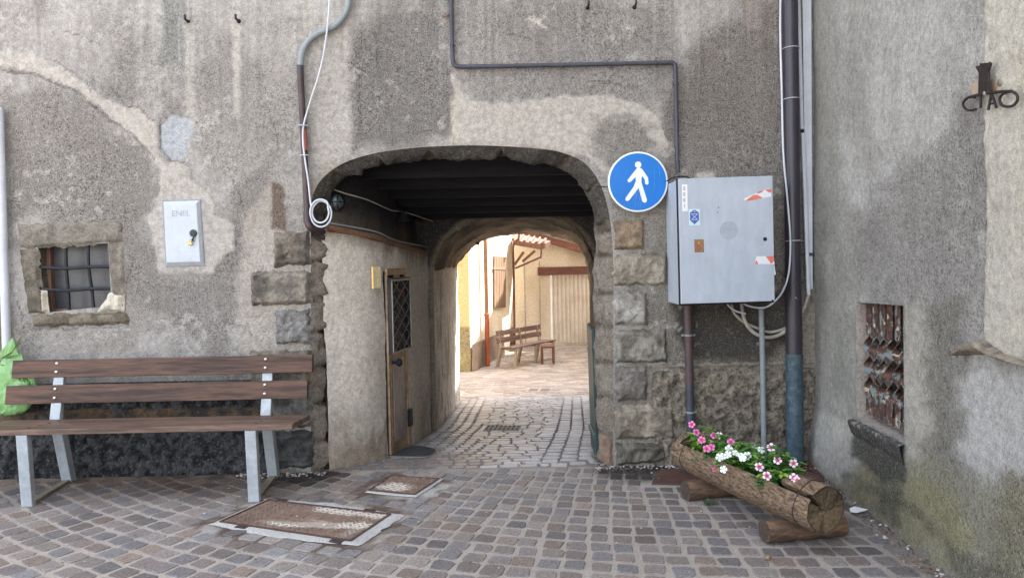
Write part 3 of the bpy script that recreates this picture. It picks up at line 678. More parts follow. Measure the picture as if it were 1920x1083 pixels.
vip = [(p.x, p.z) for p in vi]; vip.insert(0, (vip[0][0], -.7)); vip[-1] = (vip[-1][0], -.7)
def rear_fn(U, Vv):
    c = np.zeros(U.shape+(4,)); c[..., :3] = lin((196, 182, 160)); c[..., 3] = .4; return np.stack([U, np.full(U.shape, 9.505), Vv], -1), c
grid_surface('rear_wall', np.arange(-.80, 1.14, .03), np.arange(-.65, 1.96, .03), rear_fn, [vip], m_stone, house)
raw('vault', V, [tuple(x)[::-1] for x in gridfaces(nd, nv_).tolist()], m_stone, house, cols=C.reshape(-1, 4), smooth=True, ang=0)
def spand(U, Vv):
    n = fbm(U*6, Vv*6, 170, 4); c = np.zeros(U.shape+(4,)); c[..., :3] = lin((62, 58, 56)); c[..., 3] = .6
    d = sdp(U, Vv, vop); m = (1-ss(.02, .07, d+(n-.5)*.05))[..., None]; c[..., :3] = c[..., :3]*(1-m)+lin((128, 116, 100))*m
    return np.stack([U, 6.7+(n-.5)*.02*ss(0, .05, d)-.0*d, Vv], -1), c
vop = [(p.x, p.z) for p in vo]; vop.insert(0, (vop[0][0], -.6)); vop[-1] = (vop[-1][0], -.6)
grid_surface('passage_cross_wall', np.arange(-1.0, .95, .016), np.arange(-.5, 2.3, .016), spand, [vop], m_stone, house)
# ---- ceiling and beams
m_ceil = wood('dark_boards', (24, 23, 28), (14, 14, 18), 0, .9)  # near-black boards with faint streaks
b = MB(); b.hexa([(-1.5, 4.93, zc(4.93)+.04), (1.0, 4.93, zc(4.93)+.04), (1.0, 6.75, zc(6.75)+.03), (-1.5, 6.75, zc(6.75)+.03), (-1.5, 4.93, 2.5), (1, 4.93, 2.5), (1, 6.75, 2.5), (-1.5, 6.75, 2.5)]); b.build('ceiling', m_ceil, house)
for i, Y in enumerate((5.36, 5.64, 5.92, 6.18, 6.42, 6.62)):
    zb = 2.07-.185*(Y-5.36); MB().hexa([(-1.34, Y-.045, zb-.005), (.9, Y-.045, zb), (.9, Y+.045, zb), (-1.34, Y+.045, zb-.005), (-1.34, Y-.045, zb+.2), (.9, Y-.045, zb+.2), (.9, Y+.045, zb+.2), (-1.34, Y+.045, zb+.2)]).build('beam', m_beam, house, bevel=.006)
b = MB(); b.box(-1.6, 1.3, 6.78, 9.49, 2.32, 2.4); b.build('vault_fill', m_dark, house)
# ================================================================ RIGHT HOUSE
rh = thing('side_house', 'pale weathered rendered house closing the right side, streaked and mossy at its foot', 'house', (2.07, WD, 0))
RNm = Vector((1, -.095, 0)).normalized()         # normal pointing into the wall (+x)
def RW(px, py, out=0):                           # photo-measured point on the right wall, 'out' metres proud of it
    return HIT(px, py, (2.073-out, WD, 0), Vector((1, -.095, 0)))
RO = [(1605, 566), (1694, 573), (1695, 828), (1606, 782)]
ropoly = [(RW(*p).y, RW(*p).z) for p in RO]
CREAM = [(1856, -200), (2300, -200), (2300, 700), (1925, 676), (1890, 668), (1848, 640), (1852, 300)]
def rw_fn(U, Vv):
    X = wall_r(U); px, py = proj(X, np.maximum(U, 1.0), Vv); c = np.zeros(U.shape+(4,))
    px = np.where(U < 1.2, 4000, px)
    n1 = fbm(px/80, py/160, 201, 5); n2 = fbm(px/30, py/50, 205, 5); n3 = fbm(px/16, py/200, 209, 4)
    m = ss(.3, .7, .4*n1+.3*n2+.3*n3)[..., None]
    c[..., :3] = lin((172, 169, 163))*(1-m)+lin((142, 139, 133))*m; c[..., 3] = .3+.25*m[..., 0]
    A = lambda poly, col, s=.8, soft=12, amp=22, sc=30, seed=0, sp=None: layer(c, px, py, poly, col, s, soft, amp, sc, 200+seed, sp)
    A([(1600, -50), (1850, -50), (1850, 250), (1700, 330), (1600, 200)], (170, 167, 162), .4, 60, 60, 60, 1, .3)
    A([(1640, 380), (1852, 200), (1852, 620), (1720, 700), (1690, 560), (1600, 565), (1580, 480)], (124, 119, 114), .62, 46, 90, 60, 2, 1)
    A([(1800, 180), (1856, 160), (1856, 420), (1820, 420)], (120, 116, 112), .5, 14, 20, 40, 3, .8)
    A([(1528, -50), (1545, -50), (1560, 870), (1528, 870)], (142, 138, 128), .6, 8, 10, 40, 4, .3)
    A([(1550, 200), (1610, 420), (1606, 770), (1560, 760), (1552, 500)], (142, 140, 130), .5, 16, 24, 40, 5, .5)
    A([(1566, 420), (1600, 500), (1600, 740), (1572, 740)], (126, 125, 114), .4, 10, 16, 30, 55, .5)
    A([(1700, 560), (1730, 560), (1760, 800), (1740, 960), (1700, 930)], (168, 162, 150), .7, 10, 16, 30, 6, .3)
    A([(1735, 600), (1800, 560), (1815, 860), (1800, 1010), (1730, 1000), (1740, 800)], (112, 108, 98), .7, 14, 26, 40, 7, .8)
    A([(1560, 760), (1615, 800), (1700, 850), (1800, 880), (1860, 900), (2000, 900), (2000, 1200), (1760, 1120), (1560, 900)], (128, 124, 106), .8, 30, 40, 40, 8, .7)
    A([(1620, 830), (1680, 880), (1760, 900), (1840, 1000), (1760, 1060), (1640, 950), (1600, 900)], (134, 126, 84), .45, 18, 36, 30, 9, .6)
    A([(1860, 880), (2000, 880), (2000, 1100), (1860, 1100)], (112, 106, 84), .6, 20, 40, 34, 10, 1)
    A([(1532, 770), (1600, 782), (1606, 840), (1612, 905), (1570, 900), (1540, 850)], (178, 174, 166), .75, 10, 16, 30, 11, .2)
    A([(1806, 690), (2000, 680), (2000, 860), (1850, 880), (1800, 840)], (176, 174, 170), .75, 22, 34, 30, 12, .2)
    A([(1603, 784), (1696, 832), (1700, 905), (1662, 900), (1606, 850)], (62, 60, 58), .85, 6, 10, 14, 13, .8)
    A([(1640, 850), (1698, 870), (1690, 990), (1660, 960)], (74, 74, 66), .6, 8, 14, 20, 14, .8)
    A([(1760, 1010), (1700, 960), (1590, 890), (1600, 880), (1720, 950), (1800, 1030), (1900, 1083), (1800, 1090)], (84, 80, 68), .6, 8, 14, 20, 15, .8)
    A(CREAM, (182, 176, 163), .9, 2, 5, 20, 16, .12)
    A([(1908, 100), (2200, 100), (2200, 640), (1915, 640), (1930, 400)], (180, 172, 150), .4, 30, 50, 50, 17, .2)
    cr = ss(-1.5, 2.5, -(sdp(px, py, CREAM)+(fbm(px/20, py/20, 307, 5)-.5)*8))
    ins = ss(0, .03, sdp(U, Vv, ropoly))
    bat = (1-ss(0, .75, Vv))**2*.05*ss(3.2, 4.2, U)
    off = ((fbm(px/26, py/26, 240, 4)-.5)*.009+(fbm(U*2, Vv*2, 241, 3)-.5)*.03)*ins+cr*.016+bat*ins*1.0
    return np.stack([X-off, U+0*X, Vv], -1), c
vz = np.arange(-.05, 3.42, .0115)
def flipf(o): o.data.flip_normals()
flipf(grid_surface('outer_wall', np.arange(2.1, 4.95, .0115), vz, rw_fn, [ropoly], m_render, rh))
def rwc(U, Vv): 
    c = np.zeros(U.shape+(4,)); c[..., :3] = lin((180, 172, 156)); c[..., 3] = .3; return np.stack([wall_r(U)-.008, U, Vv], -1), c
flipf(grid_surface('outer_wall', [-3, 0, 2.1], [-.05, 1, 3.4, 7.5], rwc, [], m_render, rh)); flipf(grid_surface('outer_wall', [2.1, 3, 4.9], [3.41, 5, 7.5], rwc, [], m_render, rh))
b = MB(); b.hexa([(1.2, -3.2, 7.5), (8, -3.2, 7.5), (8, 4.9, 7.5), (2.0, 4.9, 7.5), (1.2, -3.2, 7.7), (8, -3.2, 9), (8, 4.9, 9), (2.0, 4.9, 7.7)]); b.build('roof', m_ceil, rh)
b = MB(); b.box(7.8, 8, -3, 4.9, 0, 7.5, gcol); b.box(1.4, 8, -3.1, -3, 0, 7.5, gcol); b.build('outer_wall', m_render, rh)
# recessed window
rwn = bpy.data.objects.new('window', None); COL.objects.link(rwn); rwn.parent = rh; rwn.location = (0, 0, 0); PM[rwn.name] = Matrix.Translation((2.07, WD, 0))
y0, y1 = RW(1694, 700).y, RW(1605, 700).y; zt, zb_ = 1.175, .525
q = [RW(*p) for p in RO]; b = MB(); dv = Vector((.20, 0, 0)); cc = tuple(lin((170, 158, 148)))+(.4,)
for i in range(4):
    a, c_ = q[i], q[(i+1) % 4]; b.add([a, c_, c_+dv, a+dv], [(0, 1, 2, 3)], cc)
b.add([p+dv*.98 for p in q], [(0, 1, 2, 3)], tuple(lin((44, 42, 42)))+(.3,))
b.build('reveal', m_render, rwn)
m_flake = None
def mat_flaky():
    m, n, bs, N, L = _nodes('flaking_paint_iron'); tc = N('ShaderNodeTexCoord').outputs['Object']
    r1 = noise_n(n, L, tc, 16, 6, .65); r2 = noise_n(n, L, tc, 34, 5, .6)
    base = mixc(n, L, rng(n, L, r2, .4, .6), c4((102, 68, 54)), c4((52, 38, 35)))
    base = mixc(n, L, rng(n, L, r1, .53, .56), base, c4((112, 124, 124)))
    base = mixc(n, L, rng(n, L, noise_n(n, L, tc, 22, 4, .6), .60, .63), base, c4((186, 172, 150)))
    L(base, bs.inputs['Base Color']); bs.inputs['Roughness'].default_value = .7
    L(bump_n(n, L, r1, .5, .004), bs.inputs['Normal']); return m
m_flake = mat_flaky()
nb = 6
for i in range(nb):
    yc = y0+.03+(y1-y0-.05)*(i+.5)/nb; X0 = wall_r(yc)+.048; V = []; zs = np.linspace(zb_-.01, zt+.01, 80)
    for z in zs:
        k = (z-zb_)/(zt-zb_); tw = ss(.20, .24, k)*0; ph = np.clip((k-.16)/(.70-.16), 0, 1)*math.pi*3.0+(i % 2)*0.0
        wdt = .027; a = ph
        for sx in (-1, 1):
            for st in (-1, 1):
                V.append((X0-math.sin(a)*wdt*sx+math.cos(a)*.002*st, yc+math.cos(a)*wdt*sx+math.sin(a)*.002*st, z+RNG.normal(0, .0003)))
    Fc = []
    for j in range(len(zs)-1):
        o = j*4
        for a_, b_ in ((0, 1), (1, 3), (3, 2), (2, 0)): Fc.append((o+a_, o+b_, o+4+b_, o+4+a_))
    raw('twisted_bar', V, Fc, m_flake, rwn, smooth=True, ang=40)
# dark lichened sill
def sillblock():
    a0, a1 = RW(1600, 784), RW(1699, 834); N_ = 90; b = MB(); V = []; 
    Ys = np.linspace(a0.y, a1.y, N_); prof = [(.19, 0), (.12, .004), (.06, .003), (.0, .0), (-.028, -.003), (-.033, -.012), (-.030, -.03), (-.024, -.055), (-.016, -.08), (-.006, -.10), (.012, -.12)]
    C = []
    for i, Y in enumerate(Ys):
        z = a0.z+(a1.z-a0.z)*i/(N_-1)
        for k, (dx, dz) in enumerate(prof):
            n = fbm(np.array(Y*30), np.array(k*3.1), 260, 3)-.5
            V.append((wall_r(Y)+dx+n*.01, Y, z+dz+n*.012)); g = fbm(np.array(Y*60), np.array(k*1.3), 262, 3)
            C.append(tuple(lin((150, 146, 138)) if (g > .6 and k < 6) else lin((80, 77, 74)))+(.9,))
    m_ = len(prof); Fc = [(i*m_+k, i*m_+k+1, (i+1)*m_+k+1, (i+1)*m_+k) for i in range(N_-1) for k in range(m_-1)]
    raw('sill', V, Fc, m_stone, rwn, cols=C, smooth=True, ang=60)
sillblock()
# projecting broken ledge
LP = [(1808, 662), (1830, 640), (1850, 634), (1880, 655), (1925, 676), (1990, 690)]; LB = [(1808, 668), (1830, 668), (1856, 672), (1885, 680), (1925, 686), (1990, 700)]
V = []; C = []; K = 7
for (a, b_) in zip(bez([RW(*p) for p in LP], 8), bez([RW(*p) for p in LB], 8)):
    for k in range(K):
        t = k/(K-1); p = a*(1-t)+b_*t; n = float(fbm(np.array(p.y*14), np.array(t*3), 271, 4))-.5
        o = math.sin(math.pi*min(1, t*1.25))**.7*.06*(1 if t < .8 else .6) if t < 1 else -.02
        if k == 0: o = -.01
        V.append((p.x-o-n*.03, p.y, p.z+n*.01)); C.append(tuple(lin((150, 138, 122)) if n > 0 else lin((116, 106, 96)))+(.5,))
Fc = [(i*K+k, i*K+k+1, (i+1)*K+k+1, (i+1)*K+k) for i in range(len(V)//K-1) for k in range(K-1)]
raw('broken_ledge', V, Fc, m_stone, rh, cols=C, smooth=True, ang=0)

# ================================================================ YARD BEYOND THE PASSAGE
m_ygrain = mat_render('yard_render', speck=30, bump=.4, coarse=10, bd=.01)
def vwall(name, p, q, z0, z1, col, col2, parent, seed=0, sp=.3, holes=[], m=None, res=.08, flip=False):
    p = np.array(p, float); q = np.array(q, float); L_ = np.linalg.norm(q-p)
    def fn(U, Vv):
        X = p[0]+(q[0]-p[0])*U/L_; Y = p[1]+(q[1]-p[1])*U/L_; n = fbm(U*1.7, Vv*1.2, seed, 5); c = np.zeros(U.shape+(4,))
        k = ss(.38, .68, n)[..., None]; c[..., :3] = lin(col)*(1-k)+lin(col2)*k; c[..., 3] = sp
        return np.stack([X, Y, Vv], -1), c
    o = grid_surface(name, np.linspace(0, L_, int(L_/res)+2), np.linspace(z0, z1, int((z1-z0)/res)+2), fn, holes, m or m_ygrain, parent)
    return o
yh = thing('yellow_house', 'cream yellow house beyond the passage on the left of the sunny yard', 'house', (-.9, 16.1, -1))
A0 = GR(883, 696); B0 = Vector((.03, 19.9, -1)); wd = (B0-A0); wd.z = 0; wd.normalize(); wn = Vector((wd.y, -wd.x, 0))
def YW(px, py, out=0): return HIT(px, py, A0+wn*out, wn)
vwall('outer_wall', (A0.x, A0.y), (B0.x, B0.y), -1.1, 6, (230, 220, 198), (214, 200, 176), yh, 301, .15)
vwall('side_wall', (-4.5, 15.4), (A0.x, A0.y), -1.1, 6, (222, 186, 140), (214, 172, 128), yh, 305, .2)
vwall('side_wall', (B0.x, B0.y), (B0.x-5, B0.y+.5), -1.1, 6, (226, 206, 170), (205, 182, 150), yh, 306, .2)
b = MB(); P1_ = A0+wn*.03; P2_ = B0+wn*.03
vwall('plinth', (P1_.x, P1_.y), (P2_.x, P2_.y), -1.05, -.38, (176, 158, 140), (130, 116, 104), yh, 307, 1, m=m_plinth)
vwall('side_plinth', (-3, 15.55), (A0.x, A0.y-.04), -1.05, .02, (196, 182, 132), (160, 148, 116), yh, 309, 1, m=m_plinth)
b = MB(); b.hexa([(-5, 15.2, 6), (A0.x+.3, A0.y-.3, 6), (B0.x+.3, B0.y+.2, 6), (-5, 20.5, 6), (-5, 15.2, 6.2), (A0.x+.3, A0.y-.3, 6.2), (B0.x+.3, B0.y+.2, 6.2), (-5, 20.5, 6.2)]); b.build('roof', bpy.data.materials['roof_tile'], yh)
s = [YW(927, 480, .04), YW(949, 481, .04), YW(949, 576, .04), YW(927, 577, .04)]
b = MB()
for i in range(5):
    a = s[3].lerp(s[2], (i+.04)/5); c_ = s[3].lerp(s[2], (i+.92)/5); d = s[0].lerp(s[1], (i+.92)/5); e = s[0].lerp(s[1], (i+.04)/5)
    b.prism([a, c_, d, e], -wn*.035)
m_shut = wood('weathered_shutter', (150, 122, 98), (112, 88, 70), 2, .8)
sh_o = b.build('shutter', m_shut, yh); MB().prism([YW(926, 500, .05), YW(950, 501, .05), YW(950, 506, .05), YW(926, 505, .05)], -wn*.02).build('crossbar', m_shut, sh_o)
yp = YW(912, 560, .12); pipe = thing('downpipe', 'brown downpipe with rust red foot on the yellow yard house', 'drainpipe', (yp.x, yp.y, -1))
MB().tube([(yp.x, yp.y, -1), (yp.x, yp.y, .2)], .055, 12).build('lower_pipe', mat('orange_rust_pipe', (176, 92, 58), (146, 76, 52), rough=.6), pipe, smooth=True)
MB().tube([(yp.x, yp.y, .2), (yp.x, yp.y, 5.8)], .047, 12).build('upper_pipe', mat('tan_pipe', (150, 112, 86), (128, 92, 72), rough=.6), pipe, smooth=True)
MB().lathe((yp.x, yp.y, .17), (0, 0, 1), [(.055, 0), (.066, .01), (.066, .06), (.05, .07)], 12).build('collar', bpy.data.materials['orange_rust_pipe'], pipe, smooth=True)
wl = YW(874, 518, .0); lamp = thing('wall_lamp', 'small white wall lamp on the peach wall of the yard', 'wall lamp', tuple(PY(876, 520, 15.95)))
p = PY(874, 520, 15.85); MB().lathe(p-Vector((0, 0, .12)), (0, 0, 1), [(.02, 0), (.045, .02), (.045, .24), (.02, .26)], 10).build('glass', mat('opal_glass', (235, 232, 225), None, rough=.3, bump=0), lamp, smooth=True)
p = PY(881, 528, 15.85); MB().tube([p+Vector((0, 0, .06)), p+Vector((.03, 0, 0)), p+Vector((-.07, 0, -.06))], .015, 8).build('bracket', m_brownpipe, lamp)
# far building with garage
gh = thing('garage_house', 'beige outbuilding with corrugated garage door at the end of the yard', 'outbuilding', (1.3, 21, -1))
def G_(px, py, Y=21.0): return PY(px, py, Y)
gl, gr, gt = G_(1032, 600).x, G_(1098, 600).x+.7, G_(1060, 515).z
vwall('outer_wall', (B0.x-.4, 21.0), (6, 21.0), -1.1, 3.2, (222, 216, 206), (202, 194, 182), gh, 311, .25, holes=[[(gl-B0.x+.4, -1.5), (gr-B0.x+.4, -1.5), (gr-B0.x+.4, gt), (gl-B0.x+.4, gt)]], res=.1)
b = MB(); b.box(gl-.35, gr+.3, 20.9, 21.06, gt, G_(1060, 500).z); b.build('lintel', wood('lintel_wood', (118, 78, 68), (92, 60, 54), 0), gh, bevel=.01)
V = []; n_ = int((gr-gl)/.03); 
for i in range(n_+1):
    x = gl+(gr-gl)*i/n_; y = 21.12+(.018 if i % 4 in (0, 1) else -.018)
    V += [(x, y, -1.05), (x, y, gt)]
raw('garage_door', V, [(2*i, 2*i+2, 2*i+3, 2*i+1) for i in range(n_)], mat('corrugated_sheet', (214, 210, 204), (194, 188, 180), rough=.6, vs=2, fine=.05, bump=.05), gh)
# sloping tiled roof edge
r0, r1 = PY(996, 440, 20.6), PY(1100, 471, 20.6); sl_ = (r1-r0).normalized()
a = r0-sl_*1.0; c_ = r1+sl_*2.5
m_rt = mat('old_roof_tiles', (112, 84, 70), (82, 64, 56), rough=.85, vs=6, fine=.2, bump=.7, bs=20, bd=.02)
b = MB(); up = Vector((0, 0, .10)); bk = Vector((0, 3.0, 1.2)); b.hexa([a, c_, c_+bk, a+bk, a+up, c_+up, c_+bk+up, a+bk+up]); b.build('roof', m_rt, gh)
b = MB(); b.bar(a+Vector((0, -.04, -.02)), c_+Vector((0, -.04, -.02)), .06, .16); b.build('barge_board', wood('barge_wood', (128, 80, 66), (96, 62, 54), 0), gh)
for x in (985, 1013): 
    p = PY(x, 600, 20.93); MB().tube([(p.x, p.y, -1), (p.x, p.y, G_(x, 490).z)], .018, 8).build('wall_conduit', m_beigecon, gh)
# canopy on brackets
cp = thing('porch_canopy', 'small brown tiled canopy on wooden brackets over the yard house door', 'canopy', tuple(PY(963, 480, 19.2)))
m_cw = wood('canopy_wood', (118, 78, 64), (90, 58, 50), 0)
a0, a1 = PY(962, 459, 19.4), PY(1016, 468, 19.0); b0, b1 = a0+Vector((.05, 1.0, .22)), a1+Vector((.3, 1.2, .12))
b = MB(); b.hexa([a0, a1, b1, b0, a0+Vector((0, 0, .14)), a1+Vector((0, 0, .14)), b1+Vector((0, 0, .14)), b0+Vector((0, 0, .14))]); b.build('canopy_roof', m_cw, cp, bevel=.01)
b = MB(); 
for k in range(6): p = a0.lerp(a1, k/5.)+Vector((0, -.02, .17)); b.tube([p+Vector((0, .04, -.02)), p+Vector((.15, 1.0, .15))], .035, 8)
b.build('tile_row', m_rt, cp, smooth=True)
for (p, q, w_) in (((965, 496), (982, 472), .07), ((980, 490), (1003, 470), .07), ((966, 503), (1014, 482), .05), ((1014, 484), (1015, 468), .04)):
    MB().bar(PY(p[0], p[1], 19.15), PY(q[0], q[1], 19.05), w_, w_, up=(0, 1, 0)).build('bracket', m_cw, cp)
p_ = [PY(973, 436, 19.0), PY(972, 447, 19.0), PY(964, 455, 19.1), PY(962, 470, 19.2), PY(963, 500, 19.3), PY(965, 640, 19.4)]
gp = thing('rain_pipe', 'thin brown rain pipe bending down the far corner of the yellow yard house', 'drainpipe', (p_[-1].x, p_[-1].y, -1))
MB().tube(bez(p_+[Vector((p_[-1].x, p_[-1].y, -1))], 6), .03, 8).build('pipe', m_cw, gp, smooth=True)
MB().lathe(p_[4]-Vector((0, 0, .02)), (0, 0, 1), [(.03, 0), (.042, .005), (.042, .03), (.03, .035)], 10).build('pipe_clamp', m_cw, gp)
# unseen wall added right of the yard, height set to shade its floor
yr = thing('yard_shade_wall', 'unseen tall plastered wall added right of the yard to keep sun off its floor', 'wall', (3.2, 15, -1))
b = MB(); b.box(3.2, 3.45, 9.7, 21, -1.1, 5.8, tuple(lin((200, 184, 160)))+(.3,)); b.build('masonry', m_ygrain, yr)
b = MB(); b.box(3.15, 3.5, 9.7, 21, 5.8, 5.88); b.build('coping', m_rt, yr)
# ================================================================ BENCHES
def bench(name, label, M, L_, legx, seat_m, slat_m, leg_m, knots=True, floorbar=True, zt=(.722, .838, .553, .673)):
    t = thing(name, label, 'bench', mat=M)
    T = lambda mb, nm, m, bv=.003, sm=False, par=None: mb.build(nm, m, par or t, bevel=bv, local=True, smooth=sm)
    for i in range(4):
        y = i*.097; b = MB(); z = .478-i*.007; b.box(0+.0, L_+.0, y, y+.088, z-.034, z); T(b, 'seat_slat', seat_m)
    for z0, z1, y, e in ((zt[0], zt[1], .455, .0), (zt[2], zt[3], .425, -.03)):
        b = MB(); b.hexa([(e, y, z0), (L_+e, y, z0), (L_+e, y+.035, z0-.006), (e, y+.035, z0-.006), (e, y+.022, z1), (L_+e, y+.022, z1), (L_+e, y+.057, z1-.006), (e, y+.057, z1-.006)]); T(b, 'back_slat', slat_m)
    for x in legx:
        fx, rx = x
        b = MB(); b.hexa([(fx-.034, .02, 0), (fx+.034, .02, 0), (fx+.034, .06, 0), (fx-.034, .06, 0), (fx-.034, .0, .443), (fx+.034, .0, .443), (fx+.034, .045, .443), (fx-.034, .045, .443)]); lg = T(b, 'front_leg', leg_m, .004)
        b = MB(); b.hexa([(rx-.034, .50, .0), (rx+.034, .50, .0), (rx+.034, .56, 0), (rx-.034, .56, 0), (rx-.034, .40, .44), (rx+.034, .40, .44), (rx+.034, .46, .44), (rx-.034, .46, .44)])
        b.hexa([(rx-.034, .40, .445), (rx+.034, .40, .445), (rx+.034, .44, .445), (rx-.034, .44, .445), (rx-.034, .482, .80), (rx+.034, .482, .80), (rx+.034, .52, .80), (rx-.034, .52, .80)]); T(b, 'rear_post', leg_m, .004)
        b = MB(); b.bar((fx, .03, .42), (rx, .44, .41), .05, .034); T(b, 'seat_bearer', leg_m)
        if floorbar: b = MB(); b.bar((fx, .05, .012), (rx, .52, .012), .045, .02); T(b, 'floor_bar', mat_floorbar, .002)
        for z0, z1, y, e in ((zt[0], zt[1], .455, 0), (zt[2], zt[3], .425, 0)):
            for k in (.3, .78):
                zz = z0+(z1-z0)*k; b = MB(); b.lathe((rx-.01, y+.022*k, zz), (0, -1, 0), [(.012, -.004), (.012, .002), (.009, .007), (.003, .0095)], 12); T(b, 'bolt', m_bolt, 0, True)
        for i in range(4):
            b = MB(); b.lathe((fx+.02, i*.097+.044, .4785-i*.007), (0, 0, 1), [(.009, -.003), (.009, .0005), (.002, .0008)], 10); T(b, 'screw', m_dark, 0)
    return t
mat_floorbar = mat('pale_floor_bar', (150, 142, 122), (118, 108, 92), rough=.7)
bench('park_bench', 'dark stained bench on galvanised legs against the house wall at the left', Matrix.Translation((-3.34, 4.27, 0)), 2.0, ((.365, .31), (1.745, 1.70)), m_slat_top, m_slat, m_galv)
dx = Vector((.57, .82, 0)).normalized(); dy = Vector((-dx.y, dx.x, 0))
Mb = Matrix(((dx.x, dy.x, 0, .02), (dx.y, dy.y, 0, 16.15), (0, 0, 1, -1.0), (0, 0, 0, 1)))
bench('yard_bench', 'weathered slatted bench standing in the sunny yard against the yellow wall', Mb, 1.85, ((.1, .08), (.95, .93), (1.75, 1.73)), m_slat_y, m_slat_y, mat('cream_leg', (176, 164, 146), (150, 138, 124)), floorbar=False)
p = GR(1015, 683); st = thing('stool', 'small dark wooden stool beside the far end of the yard bench', 'stool', tuple(p))
M_ = m_cw
MB().box(p.x, p.x+.32, p.y, p.y+.3, -.62, -.57).build('seat', M_, st, bevel=.006)
for sx in (0, .27):
    for sy in (0, .25): MB().box(p.x+sx, p.x+sx+.05, p.y+sy, p.y+sy+.05, -1, -.62).build('leg', M_, st, bevel=.004)
# drain slots in the passage and yard
def grate(name, label, pts, cols, mt, slots, up=.009, dark=m_dark):
    q = [GR(*p) for p in pts]; c_ = sum(q, Vector())/4; t = thing(name, label, 'drain cover', tuple(c_))
    b = MB(); u = Vector((0, 0, .0)); b.prism([p+Vector((0, 0, up)) for p in q], (0, 0, -.03)); b.build('frame', mt, t)
    for (u0, u1, v0, v1) in slots:
        P = []
        for uu, vv in ((u0, v0), (u1, v0), (u1, v1), (u0, v1)):
            P.append((q[0].lerp(q[1], uu)).lerp(q[3].lerp(q[2], uu), vv)+Vector((0, 0, up+.0015)))
        MB().add(P, [(0, 1, 2, 3)]).build('slot', dark, t)
    return t
grate('drain_grate', 'cast iron drain grate with two rows of slots in the passage floor', [(906, 808), (972, 808), (978, 798), (914, 798)], None, m_greycon if False else mat('grate_iron', (120, 116, 112), (92, 88, 84), rough=.6), [(i/8+.02, i/8+.10, a, a+.34) for i in range(8) for a in (.1, .56)])
grate('yard_drain', 'pair of dark square covers in the paving of the sunny yard', [(985, 735), (1030, 735), (1036, 728), (994, 728)], None, mat('pale_grate', (168, 150, 142), None), [(.05, .45, .15, .85), (.55, .95, .15, .85)], dark=mat('drain_cover_dark', (96, 86, 84), None))  # two plain dark squares in a paler frame
